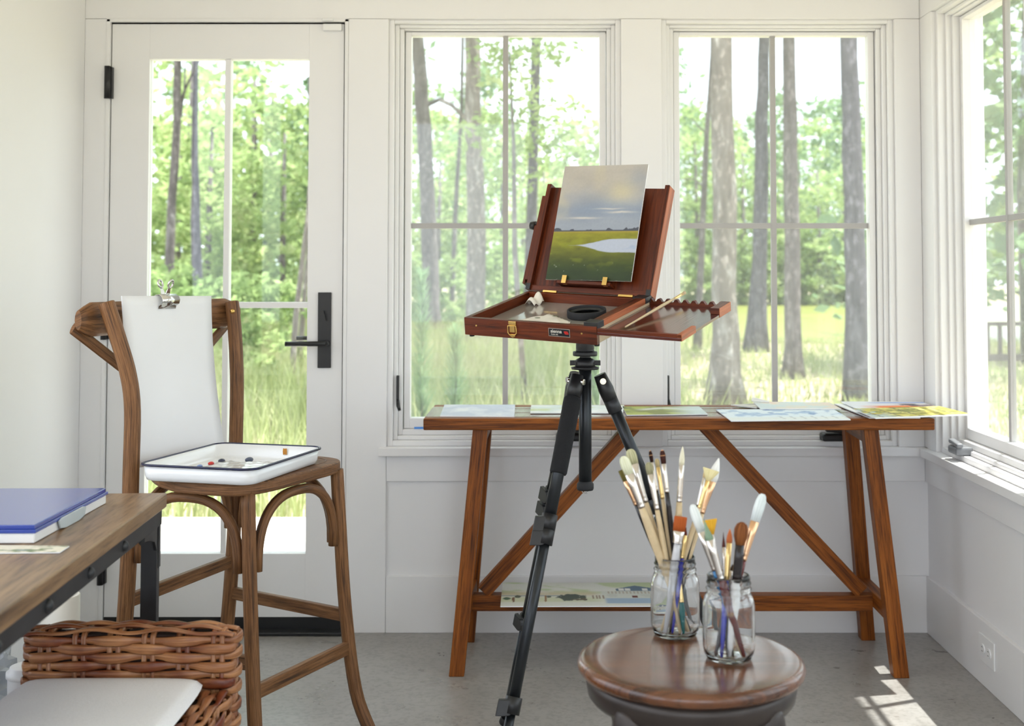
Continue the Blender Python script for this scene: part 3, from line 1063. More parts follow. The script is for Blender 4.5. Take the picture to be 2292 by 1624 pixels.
# fine upright pine seedlings in front of the easel window
for (u, d, hgt, wh) in [(945, 9.5, 1.5, 'left of the easel box'), (1020, 8.8, 1.1, 'below the easel box'), (1330, 9.0, 1.0, 'behind the tripod')]:
    x = (u - CX) / F_PX * d
    t = thing('pine_seedling', 'wispy green pine seedling %s' % wh, 'seedling', (x, d, ZG), 'pine seedlings in the grass')
    n = 900
    tt_ = RNG.random(n)
    th = RNG.uniform(0, 2 * PI, n)
    L = 0.28 * (1 - tt_ * 0.6)
    P0 = np.stack([np.zeros(n), np.zeros(n), tt_ * hgt], 1)
    dr = np.stack([np.cos(th) * .6, np.sin(th) * .6, np.full(n, .75)], 1)
    sd = np.stack([-np.sin(th), np.cos(th), np.zeros(n)], 1) * 0.004
    P1 = P0 + dr * L[:, None]
    vv = np.stack([P0 - sd, P0 + sd, P1 + sd * .3, P1 - sd * .3], 1).reshape(-1, 3)
    o = bpy.data.objects.new('needles', raw_mesh('needles', vv, np.arange(n * 4).reshape(-1, 4), LEAF_B))
    COL.objects.link(o)
    o.parent = t
    MB().tube([(x, d, ZG), (x, d, ZG + hgt)], [0.012, 0.004], 6).build('stem', BARK, t)

# dark deck railing outside the right window
rl = thing('deck_railing', 'dark wooden deck railing outside the right window', 'railing', (6.4, 14.5, ZG))
RLM = plain('weathered rail', S(80, 74, 72), 0.8, var=0.2)
MB().bar((5.0, 14.4, 0.62), (9.0, 14.9, 0.62), 0.09, 0.05).build('handrail', RLM, rl)
MB().bar((5.0, 14.4, 0.22), (9.0, 14.9, 0.22), 0.05, 0.08).build('bottom_rail', RLM, rl)
for i in range(27):
    t_ = i / 26
    x, y = 5.0 + 4 * t_, 14.4 + 0.5 * t_
    MB().bx(x - 0.02, x + 0.02, y - 0.02, y + 0.02, 0.2 if i % 9 else ZG, 0.6).build('baluster', RLM, rl)

# ================================================================ TRESTLE TABLE
TX0, TX1, TY0, TY1, TZ = -0.367, 1.203, 3.722, 4.112, 0.776
tb = thing('trestle_table', 'long stained pine trestle table under the two windows', 'table', ((TX0 + TX1) / 2, (TY0 + TY1) / 2, 0))
TH = 0.036
MB().bx(TX0, TX1, TY0, TY0 + 0.052, TZ - TH, TZ, g=0).build('front_rail', TBL, tb, 0.004)
MB().bx(TX0, TX1, TY1 - 0.05, TY1, TZ - TH, TZ, g=0).build('back_rail', TBL, tb, 0.004)
for x0 in (TX0, TX1 - 0.05):
    MB().bx(x0, x0 + 0.05, TY0 + 0.052, TY1 - 0.05, TZ - TH, TZ - 0.0005, g=1).build('end_rail', TBLTOP, tb, 0.002)
py0, py1 = TY0 + 0.055, TY1 - 0.052
pw = (py1 - py0) / 5
for i in range(5):
    MB().bx(TX0 + 0.052, TX1 - 0.052, py0 + i * pw + 0.001, py0 + (i + 1) * pw - 0.001, TZ - 0.026, TZ - 0.001 - 0.0008 * (i % 2), g=0).build('plank', TBLTOP, tb, 0.0015)


def tleg(p_top, p_bot, w_=0.046):
    p_top, p_bot = V(p_top), V(p_bot)
    d = (p_top - p_bot)
    M = Matrix((V((1, 0, 0)), V((0, 1, 0)), V((0, 0, 1)))).transposed()
    P = []
    for p in (p_bot, p_top):
        for (i, j) in ((-1, -1), (1, -1), (1, 1), (-1, 1)):
            P.append(p + V((i * w_ / 2, j * w_ / 2, 0)))
    fs = [(3, 2, 1, 0), (4, 5, 6, 7), (0, 1, 5, 4), (1, 2, 6, 5), (2, 3, 7, 6), (3, 0, 4, 7)]
    L = d.length
    uvs = [[(0, 0), (0.002, w_), (0.004, w_), (0, 0)]] * 2 + [[(0, k * .1), (0, k * .1 + w_), (L, k * .1 + w_), (L, k * .1)] for k in range(4)]
    return MB().add(P, fs, uvs)


zt = TZ - TH
yf, yr = 3.730, 4.070
LG = {'fl': ((-0.193, 3.762, zt), (-0.262, yf, 0)), 'rl': ((-0.190, 4.046, zt), (-0.250, yr, 0)), 'fr': ((1.012, 3.762, zt), (1.084, yf - 0.014, 0)), 'rr': ((1.022, 4.046, zt), (1.084, yr + 0.02, 0))}
for k, (a, b) in LG.items():
    tleg(a, b).build('leg', TBL, tb, 0.002)
zs = 0.197
lerp_leg = lambda k, z: V(LG[k][1]).lerp(V(LG[k][0]), z / zt)
for s in 'lr':
    a, b = lerp_leg('f' + s, 0.185), lerp_leg('r' + s, 0.185)
    MB().bar(a + V((0, 0.02, 0)), b - V((0, 0.02, 0)), 0.036, 0.048).build('side_stretcher', TBL, tb, 0.002)
    a, b = lerp_leg('f' + s, zt - 0.022), lerp_leg('r' + s, zt - 0.022)
    MB().bar(a + V((0, 0.02, 0)), b - V((0, 0.02, 0)), 0.036, 0.044).build('top_bearer', TBL, tb, 0.002)
ym = 3.905
xs0, xs1 = lerp_leg('fl', 0.175).x + 0.017, lerp_leg('fr', 0.175).x - 0.017
MB().bx(xs0, xs1, ym - 0.024, ym + 0.024, 0.148, zs, g=0).build('long_stretcher', TBL, tb, 0.002)
for (xa, xb) in ((-0.181, 0.294), (1.008, 0.517)):
    MB().bar((xa, ym, zs + 0.018), (xb, ym, zt - 0.004), 0.044, 0.046, (0, 0, 1), 0.012).build('diagonal_brace', TBL, tb, 0.002)

# ================================================================ BENTWOOD CHAIR
CH = thing('bentwood_chair', 'tall brown bentwood cross-back chair in front of the glazed door', 'chair', (-0.78, 3.15, 0))
SZ = 0.722


def smooth_path(pts, n=24):
    pts = [V(p) for p in pts]
    q = [pts[0] * 2 - pts[1]] + pts + [pts[-1] * 2 - pts[-2]]
    out = []
    m = len(pts) - 1
    for i in range(n + 1):
        x = i / n * m
        k = min(int(x), m - 1)
        t = x - k
        a, b, c, d = q[k], q[k + 1], q[k + 2], q[k + 3]
        out.append(0.5 * ((2 * b) + (c - a) * t + (2 * a - 5 * b + 4 * c - d) * t * t + (3 * b - a - 3 * c + d) * t ** 3))
    return out


EF, EL = V((0.915, -0.404, 0)), V((0.404, 0.915, 0))
MBK = V((-0.961, 3.252, 0))
cl = lambda l, f, z: MBK + EL * l + EF * f + V((0, 0, z))
# seat outline: wide in front with rounded corners, narrow at the back
out_ = []
for k in range(56):
    t = 2 * PI * k / 56
    c, s = math.cos(t), math.sin(t)
    e = 0.42
    l = math.copysign(abs(c) ** e, c)
    f = math.copysign(abs(s) ** e, s)
    wid = 0.236 if f > -0.1 else 0.236 - 0.13 * (-f - 0.1)
    out_.append(cl(-0.028 + l * wid, 0.198 + f * 0.208, 0))
pts2 = [(p.x, p.y) for p in out_]
MB().prism(pts2, SZ - 0.030, SZ).build('seat', OAK, CH, 0.006, 3)
inner = [(p[0] * 0.86 + 0.14 * -0.80, p[1] * 0.86 + 0.14 * 3.165) for p in pts2]
MB().ring_tube([V((x, y, SZ)) for x, y in inner], [(V((0, 0, 0.0012)), V((0.0015, 0, 0)))] * len(inner), 6, False, True).build('seat_groove', OAK, CH)
bl = smooth_path([cl(-0.232, -0.03, 0.0), cl(-0.228, 0.005, 0.25), cl(-0.226, 0.022, 0.5), cl(-0.228, 0.028, 0.72), cl(-0.228, 0.03, 0.88), cl(-0.236, 0.022, 0.97), cl(-0.250, 0.000, 1.06), cl(-0.262, -0.028, 1.148)], 30)
brp = smooth_path([cl(0.232, -0.06, 0.0), cl(0.230, -0.03, 0.25), cl(0.228, -0.01, 0.5), cl(0.226, -0.006, 0.72), cl(0.226, -0.004, 0.88), cl(0.230, -0.01, 0.97), cl(0.236, -0.022, 1.06), cl(0.240, -0.036, 1.140)], 30)
MB().tube(bl, [0.0203] * 31, 14).build('back_post', OAK, CH, 0.003)
MB().tube(brp, [0.0200] * 31, 14).build('back_post', OAK, CH, 0.003)
fl = smooth_path([cl(-0.232, 0.43, 0), cl(-0.222, 0.405, 0.2), cl(-0.214, 0.385, 0.45), cl(-0.210, 0.372, 0.70)], 20)
fr = smooth_path([cl(0.190, 0.475, 0), cl(0.178, 0.430, 0.12), cl(0.165, 0.405, 0.33), cl(0.156, 0.392, 0.55), cl(0.150, 0.385, 0.70)], 20)
MB().tube(fl, [0.0175] * 21, 14).build('front_leg', OAK, CH)
MB().tube(fr, [0.0175] * 21, 14).build('front_leg', OAK, CH)
# thick curved crest rail behind the posts
cr_pts, cr_ax = [], []
for k in range(25):
    t = k / 24
    l = -0.315 + 0.62 * t
    bow = 0.03 * (1 - (2 * t - 1) ** 2)
    end = min(1.0, 0.55 + 6 * min(t, 1 - t))
    cr_pts.append(cl(l - 0.005, -0.062 - bow, 1.105))
    cr_ax.append((EF * 0.020 * end, V((0, 0, 0.044)) * end))
MB().ring_tube(cr_pts, cr_ax, 14).build('crest_rail', OAK, CH)
for sgn in (-1, 1):
    a = cl(0.305 * sgn - 0.012, -0.082, 1.085)
    b = cl(-0.19 * sgn, -0.035 + 0.012 * sgn, 0.765)
    m_ = (a + b) / 2 - EF * 0.012
    pth = smooth_path([a, m_, b], 16)
    ax = []
    for i, p in enumerate(pth):
        d = (pth[min(i + 1, 16)] - pth[max(i - 1, 0)]).normalized()
        n_ = EF
        ax.append(((d.cross(n_)).normalized() * 0.016, n_ * 0.0055))
    MB().ring_tube(pth, ax, 10).build('cross_strap', OAK, CH)
for p in (cl(0.239, -0.032, 1.112),):
    MB().ball(p + V((0.004, -0.019, 0)), 0.0075, 10, 6).build('rivet', BRASS, CH)


def on(path, z):
    for i in range(len(path) - 1):
        if (path[i].z - z) * (path[i + 1].z - z) <= 0:
            t = (z - path[i].z) / (path[i + 1].z - path[i].z + 1e-9)
            return path[i].lerp(path[i + 1], t)
    return path[-1]


def arch(a, b, z0, z1, inset=0.03):
    a, b = V(a), V(b)
    d = (b - a).normalized()
    a, b = a + d * inset, b - d * inset
    pts = []
    for k in range(25):
        t = k / 24
        th = PI * t
        x = (1 - math.copysign(abs(math.cos(th)) ** 0.8, math.cos(th))) / 2
        z = z0 + (z1 - z0) * (math.sin(th) ** 0.75 if 0 < k < 24 else 0)
        p = a.lerp(b, x)
        p.z = z
        pts.append(p)
    return MB().tube(pts, 0.0125, 12)


zl, zh = 0.505, 0.675
PT = {'bl': bl, 'br': brp, 'fl': fl, 'fr': fr}
for (p, q) in (('fl', 'fr'), ('bl', 'fl'), ('br', 'fr'), ('bl', 'br')):
    arch(on(PT[p], 0.55), on(PT[q], 0.55), zl, zh).build('bent_arch', OAK, CH)
for (p, q, z) in (('bl', 'br', 0.405), ('br', 'fr', 0.315), ('bl', 'fl', 0.300), ('fl', 'fr', 0.232)):
    a, b = on(PT[p], z), on(PT[q], z)
    MB().bar(a, b, 0.017, 0.034).build('stretcher', OAK, CH, 0.003)

# ---------------------------------------------------------------- desk
DK = thing('desk', 'wooden desk with black metal frame against the left wall', 'desk', (-1.17, 1.9, 0))
MD = Matrix.Translation(V((-0.824, 2.669, 0))) @ Matrix.Rotation(math.radians(3.4), 4, 'Z')   # local origin: far right corner
DZT = 0.740
for i in range(4):
    MB().bx(-0.715 + i * 0.17875, -0.715 + (i + 1) * 0.17875 - 0.0004, -1.50, 0, DZT - 0.031, DZT, MD, g=1).build('plank', DESK, DK, 0.003)
frm = MB().bx(-0.700, -0.012, -0.022, -0.012, DZT - 0.068, DZT - 0.031, MD).bx(-0.018, -0.008, -1.49, -0.012, DZT - 0.066, DZT - 0.031, MD).bx(-0.708, -0.698, -1.49, -0.012, DZT - 0.066, DZT - 0.031, MD).bx(-0.700, -0.012, -1.49, -1.48, DZT - 0.066, DZT - 0.031, MD)
frm.build('apron_frame', DARKM, DK, 0.001)
for (x, y) in ((-0.028, -0.028), (-0.690, -0.028), (-0.028, -1.47), (-0.690, -1.47)):
    MB().bx(x - 0.017, x + 0.017, y - 0.012, y + 0.012, 0, DZT - 0.031, MD).build('leg', DARKM, DK, 0.001)
for i in range(7):
    MB().ball((-0.008, -0.30 - i * 0.212, DZT - 0.049), 0.0108, 16, 10, (0.85, 1, 1), MD).build('bolt', DARKM, DK)
gus = [(0, 0), (0.0, -0.125), (-0.020, -0.125), (-0.028, -0.09), (-0.05, -0.062), (-0.095, -0.050), (-0.13, -0.045), (-0.13, 0)]
MB().prism(gus, 0, 0.006, MD @ Matrix.Translation(V((-0.010, -0.022, DZT - 0.032))) @ Matrix.Rotation(PI / 2, 4, 'X')).build('gusset', DARKM, DK)
gs2 = [(x, y) for x, y in gus]
MB().prism([(-x, y) for x, y in gus][::-1], 0, 0.006, MD @ Matrix.Translation(V((-0.011, -0.008, DZT - 0.032))) @ Matrix.Rotation(PI / 2, 4, 'Z') @ Matrix.Rotation(PI, 4, 'Z') @ Matrix.Rotation(PI / 2, 4, 'X')).build('gusset', DARKM, DK)
for (dx, dz) in ((-0.024, -0.03), (-0.036, -0.02), (-0.024, -0.08)):
    MB().ball((dx, -0.012, DZT - 0.032 + dz), 0.005, 8, 6, (1, 0.6, 1), MD).build('rivet', DARKM, DK)

# ---------------------------------------------------------------- round stool
STC, STZ = V((0.247, 2.046, 0)), 0.580
so = thing('round_stool', 'round wooden stool with dark metal base holding the brush jars', 'stool', STC)
Mst = Matrix.Translation(STC)
prof = [(0.0001, STZ), (0.08, STZ), (0.150, STZ), (0.177, STZ), (0.1825, STZ - 0.0012), (0.187, STZ - 0.005), (0.189, STZ - 0.011), (0.188, STZ - 0.017), (0.184, STZ - 0.022), (0.176, STZ - 0.025), (0.166, STZ - 0.026), (0.0001, STZ - 0.026)]
MB().lathe(prof, 72, Mst).build('seat', STOOLW, so)
MB().lathe([(0.150, STZ - 0.026), (0.174, STZ - 0.026), (0.175, STZ - 0.040), (0.172, STZ - 0.058), (0.166, STZ - 0.066), (0.150, STZ - 0.068), (0.150, STZ - 0.026)], 64, Mst).build('apron', BRONZE, so)
for k in range(4):
    t = math.radians(45 + 90 * k)
    d = V((math.cos(t), math.sin(t), 0))
    pth = smooth_path([STC + d * 0.145 + V((0, 0, STZ - 0.055)), STC + d * 0.160 + V((0, 0, STZ - 0.11)), STC + d * 0.147 + V((0, 0, STZ - 0.20)), STC + d * 0.155 + V((0, 0, 0.2)), STC + d * 0.185 + V((0, 0, 0.0))], 22)
    rr = [0.030, 0.031, 0.031, 0.029, 0.026, 0.022, 0.019] + [0.016] * 10 + [0.015, 0.015, 0.016, 0.018, 0.019, 0.02]
    MB().tube(pth, rr, 14).build('leg', BRONZE, so)
MB().tube([STC + V((0.145 * math.cos(2 * PI * i / 40), 0.145 * math.sin(2 * PI * i / 40), 0.17)) for i in range(40)], 0.007, 8, False, True).build('foot_ring', BRONZE, so)

# ---------------------------------------------------------------- woven chair and its cushion
WX0, WX1, WYF, WYB = -1.002, -0.601, 2.365, 2.415
wk = thing('wicker_chair', 'low woven rattan chair half under the desk', 'chair', ((WX0 + WX1) / 2, 2.2, 0))


def loop_path(x0, x1, y0, y1, r=0.014, step=0.0085):
    """rounded rectangle, anticlockwise seen from above: list of (x, y, nx, ny, s)"""
    segs = []
    pts = []
    def line(ax, ay, bx_, by, nx, ny):
        L = math.hypot(bx_ - ax, by - ay)
        n = max(2, int(L / step))
        for i in range(n):
            pts.append((ax + (bx_ - ax) * i / n, ay + (by - ay) * i / n, nx, ny))
    def arc(cx_, cy_, a0):
        for i in range(4):
            a = a0 + PI / 2 * i / 4
            pts.append((cx_ + r * math.cos(a), cy_ + r * math.sin(a), math.cos(a), math.sin(a)))
    line(x0 + r, y0, x1 - r, y0, 0, -1)
    arc(x1 - r, y0 + r, -PI / 2)
    line(x1, y0 + r, x1, y1 - r, 1, 0)
    arc(x1 - r, y1 - r, 0)
    line(x1 - r, y1, x0 + r, y1, 0, 1)
    arc(x0 + r, y1 - r, PI / 2)
    line(x0, y1 - r, x0, y0 + r, -1, 0)
    arc(x0 + r, y0 + r, PI)
    return pts


SP = 0.067


def strand(x0, x1, y0, y1, z, ph, hz=0.0106, amp=0.0056):
    pp = loop_path(x0, x1, y0, y1)
    s, P, A = 0.0, [], []
    jz = random.uniform(-0.0012, 0.0012)
    for i, (x, y, nx, ny) in enumerate(pp):
        if i:
            s += math.dist(pp[i - 1][:2], (x, y))
        w_ = math.cos(PI * (s - 0.024) / SP + ph * PI)
        w2 = math.copysign(abs(w_) ** 0.7, w_)
        o_ = 0.003 + amp * w2
        hh = hz * (0.80 + 0.22 * w_)
        P.append(V((x + nx * o_, y + ny * o_, z + jz + 0.0012 * math.sin(s * 37 + z * 90))))
        A.append((V((0, 0, hh)), V((nx, ny, 0)) * 0.0036))
    return MB().ring_tube(P, A, 8, False, True)


ztop = 0.524
for i in range(24):
    z = ztop - 0.012 - i * 0.0165
    strand(WX0 - 0.0007 * i, WX1 - 0.0002 * i, WYF, WYB, z, i).build('strand', RATTAN, wk)
# strands running along the top edge
for j in range(4):
    y = WYF - 0.002 + j * 0.0175
    P, A = [], []
    for k in range(60):
        s = k / 59
        x = WX0 - 0.004 + (WX1 - WX0 + 0.008) * s
        w_ = math.cos(PI * (s * (WX1 - WX0)) / SP + j * PI)
        sag = -0.012 * abs(2 * s - 1) ** 6
        P.append(V((x, y, ztop + 0.004 + 0.005 * math.sin(PI * (j + 0.3) / 3.4) + 0.004 * w_ + sag)))
        A.append((V((0, 0.0092 * (0.85 + 0.2 * w_), 0)), V((0, 0, 0.0036))))
    MB().ring_tube(P, A, 8).build('strand', RATTAN, wk)
npair = int((WX1 - WX0) / SP) + 1
for i in range(npair):
    for d in (-0.0085, 0.0085):
        x = WX0 + 0.038 + i * SP + d
        if x > WX1 - 0.004:
            continue
        MB().tube([(x, WYF + 0.002, 0.09), (x, WYF + 0.002, ztop - 0.006), (x, WYF + 0.008, ztop + 0.001), (x, WYB - 0.008, ztop + 0.001), (x, WYB - 0.002, ztop - 0.006), (x, WYB - 0.002, 0.09)], 0.0058, 8).build('stake', RATTAN, wk)
for (x, y) in ((WX1 - 0.002, 2.380), (WX1 - 0.002, 2.400), (WX0 + 0.002, 2.380), (WX0 + 0.002, 2.400)):
    MB().tube([(x, y, 0.09), (x, y, ztop - 0.002)], 0.0058, 8).build('stake', RATTAN, wk)
DARKW = plain('dark weave backing', S(50, 28, 18), 0.7, var=0.2)  # dark backing that fills the gaps behind the strands
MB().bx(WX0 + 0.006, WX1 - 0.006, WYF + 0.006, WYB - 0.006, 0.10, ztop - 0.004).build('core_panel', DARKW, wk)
# woven seat box
SY0, SY1 = 1.90, 2.352
for i in range(9):
    strand(WX0 - 0.01, WX1 - 0.004, SY0, SY1, 0.405 - i * 0.0165, i).build('strand', RATTAN, wk)
for j in range(3):
    x = WX1 - 0.012 - j * 0.017
    P, A = [], []
    for k in range(60):
        s = k / 59
        w_ = math.cos(PI * s * (SY1 - SY0) / 0.045 + j * PI)
        P.append(V((x, SY0 + (SY1 - SY0) * s, 0.417 + 0.004 * w_ - 0.003 * abs(j - 1))))
        A.append((V((0.009 * (0.85 + 0.2 * w_), 0, 0)), V((0, 0, 0.0038))))
    MB().ring_tube(P, A, 8).build('strand', RATTAN, wk)
for i in range(9):
    y = SY0 + 0.03 + i * 0.05
    MB().tube([(WX1 - 0.006, y, 0.25), (WX1 - 0.006, y, 0.410), (WX1 - 0.06, y, 0.414)], 0.0055, 8).build('stake', RATTAN, wk)
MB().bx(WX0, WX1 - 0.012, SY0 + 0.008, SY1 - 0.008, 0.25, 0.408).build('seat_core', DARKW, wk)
for (x, y) in ((WX0 + 0.02, SY0 + 0.03), (WX1 - 0.03, SY0 + 0.03), (WX0 + 0.02, 2.385), (WX1 - 0.03, 2.385)):
    MB().tube([(x, y, 0), (x, y, 0.26)], [0.016, 0.02], 10).build('leg', RATTAN, wk)


def canvas_mat():
    m, nt, out = nmat('grey canvas')
    p = principled(nt, out, 0.9, 0, 0, 0.2)
    n = noise(nt, coord(nt), 420, 2)
    n2 = noise(nt, coord(nt), 4, 2)
    c = mixc(nt, 0.3, ramp(nt, n2, [(0.3, S(232, 232, 236)), (0.7, S(240, 240, 244))]), ramp(nt, n, [(0.35, (0.75, 0.75, 0.75, 1)), (0.65, (1, 1, 1, 1))]), 'MULTIPLY')
    link(nt, c, p.inputs['Base Color'])
    bump(nt, p, n, 0.15, 0.001)
    return m


# cushion: soft slab, a little crowned
nx_, ny_ = 28, 28
cu = MB()
cx0, cx1, cy0, cy1, cz0, cz1 = -0.995, -0.642, 1.93, 2.352, 0.4165, 0.452
P = []
for side in (1, -1):
    for i in range(nx_ + 1):
        for j in range(ny_ + 1):
            a, b = i / nx_ * 2 - 1, j / ny_ * 2 - 1
            ex, ey = abs(a) ** 10, abs(b) ** 10
            hgt = (max(0.0, 1 - ex) ** 0.35) * (max(0.0, 1 - ey) ** 0.35)
            k = 1 - 0.05 * (a * a * b * b) ** 2
            crown = 0.004 * (1 - a * a) * (1 - b * b) if side > 0 else 0.0
            P.append(((cx0 + cx1) / 2 + a * k * (cx1 - cx0) / 2, (cy0 + cy1) / 2 + b * k * (cy1 - cy0) / 2, (cz0 + cz1) / 2 + side * ((cz1 - cz0) / 2 * hgt) + crown))
N1 = (nx_ + 1) * (ny_ + 1)
fs = []
for i in range(nx_):
    for j in range(ny_):
        q = (i * (ny_ + 1) + j, (i + 1) * (ny_ + 1) + j, (i + 1) * (ny_ + 1) + j + 1, i * (ny_ + 1) + j + 1)
        fs.append(q)
        fs.append(tuple(N1 + k for k in q[::-1]))
cu.add(P, fs, None, True)
tag(cu.build('seat_cushion', canvas_mat()), 'pale grey canvas cushion on the woven chair', 'cushion')

# ================================================================ TRIPOD
TC = V((0.103, 2.95, 0))
tr = thing('tripod', 'black camera tripod carrying the easel box', 'tripod', TC)
zv = lambda v, Y=2.95: at(1306, v, Y=Y).z
Mt = Matrix.Translation(TC)
MB().tube([TC + V((0, 0, zv(1096))), TC + V((0, 0, zv(800)))], 0.0155, 18).build('centre_column', ANOD, tr)
cc = MB().lathe([(0.0001, zv(1096)), (0.019, zv(1096)), (0.0205, zv(1092)), (0.0205, zv(1082)), (0.017, zv(1078)), (0.0155, zv(1076))], 20, Mt).build('column_cap', RUBBER, tr)
MB().tube([TC + V((0.008 * math.cos(t * PI / 6), 0, zv(1096) - 0.001 + 0.007 * math.sin(t * PI / 6))) for t in range(6, 13)], 0.0014, 6).build('hook', CHROME, cc)
MB().lathe([(0.0001, zv(826)), (0.033, zv(826)), (0.034, zv(823)), (0.034, zv(821)), (0.024, zv(819)), (0.024, zv(815)), (0.0001, zv(815))], 24, Mt).build('shoulder', BLACKM, tr)
kn = MB().lathe([(0.0001, zv(819)), (0.024, zv(819)), (0.025, zv(816)), (0.025, zv(806)), (0.018, zv(802)), (0.0001, zv(802))], 24, Mt)
kn.build('lock_ring', BLACKM, tr)
for s in (-1, 1):
    k = MB().bx(TC.x + s * 0.018, TC.x + s * 0.037, TC.y - 0.010, TC.y + 0.010, zv(817), zv(806))
    for j in range(4):
        k.bx(TC.x + s * (0.022 + 0.004 * j) - 0.0008, TC.x + s * (0.022 + 0.004 * j) + 0.0008, TC.y - 0.0115, TC.y + 0.0115, zv(816), zv(807))
    k.build('lock_wing', BLACKM, tr, 0.001)
MB().lathe([(0.0001, zv(803)), (0.014, zv(803)), (0.013, zv(798)), (0.014, zv(795)), (0.0001, zv(795))], 20, Mt).build('neck', BLACKM, tr)
MB().lathe([(0.0001, zv(796)), (0.029, zv(796)), (0.030, zv(793)), (0.030, zv(788)), (0.029, zv(786)), (0.0001, zv(786))], 28, Mt).build('head_disc', DARKM, tr)
MB().lathe([(0.0001, zv(786)), (0.0225, zv(786)), (0.0225, zv(783)), (0.0215, zv(782)), (0.0225, zv(780)), (0.0225, zv(766)), (0.022, zv(752)), (0.0001, zv(752))], 28, Mt).build('head', DARKM, tr)

zh_ = zv(848)
LEGS = [((-0.022, -0.028), (-0.228, -0.36), True), ((0.040, 0.0), (0.457, 0.02), False), ((-0.024, 0.034), (-0.208, 0.36), False)]


def vfrac(a, b, v):
    lo, hi = 0.0, 1.0
    for _ in range(40):
        m = (lo + hi) / 2
        p = a.lerp(b, m) - _C
        pv = CY - F_PX * p.dot(_U) / p.dot(_F)
        if pv < v:
            lo = m
        else:
            hi = m
    return lo


for n_, (h0, f0, grip) in enumerate(LEGS):
    a = TC + V((h0[0], h0[1], zh_))
    b = TC + V((f0[0], f0[1], 0.0))
    d = (b - a).normalized()
    side = d.cross(V((f0[0], f0[1], 0)).normalized()).normalized()
    outw = side.cross(d).normalized()
    fr_ = lambda t: a.lerp(b, t)
    if n_ == 0:
        tj, tg0, tg1, tc1, tc2, tc3 = [vfrac(a, b, v) for v in (887, 890, 1060, 1168, 1200, 1578)]
    elif n_ == 1:
        tj, tg0, tg1, tc1, tc2, tc3 = 0.05, 0.05, 0.05, 0.315, 0.36, 0.70
    else:
        tj, tg0, tg1, tc1, tc2, tc3 = 0.05, 0.05, 0.05, 0.315, 0.355, 0.68
    lg = MB().tube([fr_(tj), fr_(tc1)], 0.0145, 16).build('leg', ANOD, tr)
    MB().tube([fr_(tc1), fr_(tc3)], 0.0125, 16).build('leg_section', ANOD, lg)
    MB().tube([fr_(tc3), fr_(0.985)], 0.0105, 14).build('leg_section', ANOD, lg)
    MB().tube([a - d * 0.012, fr_(tj * 0.5), fr_(tj) + d * 0.002], [0.015, 0.019, 0.0175], 16).build('hip', BLACKM, lg)
    MB().tube([fr_(tj), fr_(tj + 0.032)], 0.0175, 16).build('leg_sleeve', DARKM, lg)
    for s in (-1, 1):
        MB().tube([a + side * 0.014 * s + d * 0.004, a + side * 0.0225 * s + d * 0.004], 0.0075, 14).build('hip_bolt', CHROME, lg)
    if grip:
        MB().tube([fr_(tg0), fr_(tg0 + 0.004), fr_(tg1 - 0.004), fr_(tg1)], [0.0195, 0.0215, 0.0205, 0.0185], 18).build('foam_grip', FOAM, lg)
    for tc in (tc1, tc2, tc3):
        p = fr_(tc)
        ck = MB().tube([p - d * 0.018, p + d * 0.018], 0.0185, 16).build('leg_clamp', BLACKM, lg)
        q = p - side * 0.022
        if n_ == 0:
            q = p - V((0.016, 0.010, 0))
        M_ = Matrix((outw if n_ else V((-1, 0, 0.0)), d, side if n_ else V((0, -1, 0)))).transposed().to_4x4()
        M_.translation = q
        lev = [(0.018, -0.017), (0.018, 0.017), (-0.006, 0.017)] + [(-0.006 - 0.017 * math.sin(t * PI / 8), 0.017 * math.cos(t * PI / 8)) for t in range(1, 8)] + [(-0.006, -0.017)]
        MB().prism(lev, -0.004, 0.007, M_).build('flip_lock', BLACKM, lg, 0.0015)
    MB().tube([b - d * 0.028, b - d * 0.012, b + V((0, 0, 0.010))], [0.0125, 0.016, 0.011], 14).build('rubber_foot', RUBBER, lg)

# ================================================================ EASEL BOX
RM = Matrix(((0.87638245, 0.47862704, -0.05357188), (-0.47962226, 0.85722844, -0.18740833), (-0.04377535, 0.18993564, 0.98082015))).to_4x4()
ME = Matrix.Translation(V((0.0419, 2.9224, 1.0988))) @ RM
EW, ED, EH = 0.350, 0.307, 0.040
ez = thing('easel_box', 'mahogany painting easel box standing open on the tripod', 'easel', ME @ V((0, 0, 0)))
hw, hd, wt = EW / 2, ED / 2, 0.013
MB().bx(-hw, hw, -hd, -hd + wt, -0.002, EH, ME, 0).build('front_board', MAHOG, ez, 0.001)
MB().bx(-hw, hw, hd - wt, hd, 0, EH, ME, 0).build('back_board', MAHOG, ez, 0.001)
MB().bx(-hw, -hw + wt, -hd + wt, hd - wt, 0, EH, ME, 1).build('side_board', MAHOG, ez, 0.001)
MB().bx(hw - wt, hw, -hd + wt, hd - wt, 0, EH - 0.006, ME, 1).build('side_board', LITSIDE, ez, 0.001)
MB().bx(-hw + wt, hw - wt, -hd + wt, hd - wt, 0.001, 0.006, ME, 0).build('base_board', MAHOG, ez)
PALG = plain('grey palette glass', S(150, 144, 134), 0.06, var=0.05, scale=5, coat=0.6)
MB().bx(-hw + wt + 0.001, hw - wt - 0.001, -hd + wt + 0.001, hd - wt - 0.001, 0.0062, 0.017, ME).build('palette', PALG, ez)
MB().bx(hw - wt - 0.012, hw - 0.002, -hd + 0.012, hd - 0.012, EH - 0.006, EH + 0.008, ME, 1).build('stop_bar', MAHOG, ez, 0.001)
MB().bx(hw - 0.002, hw + 0.001, -hd + 0.035, hd - 0.04, EH - 0.006, EH + 0.008, ME, 1).build('stop_bar_face', MAHOGL, ez)
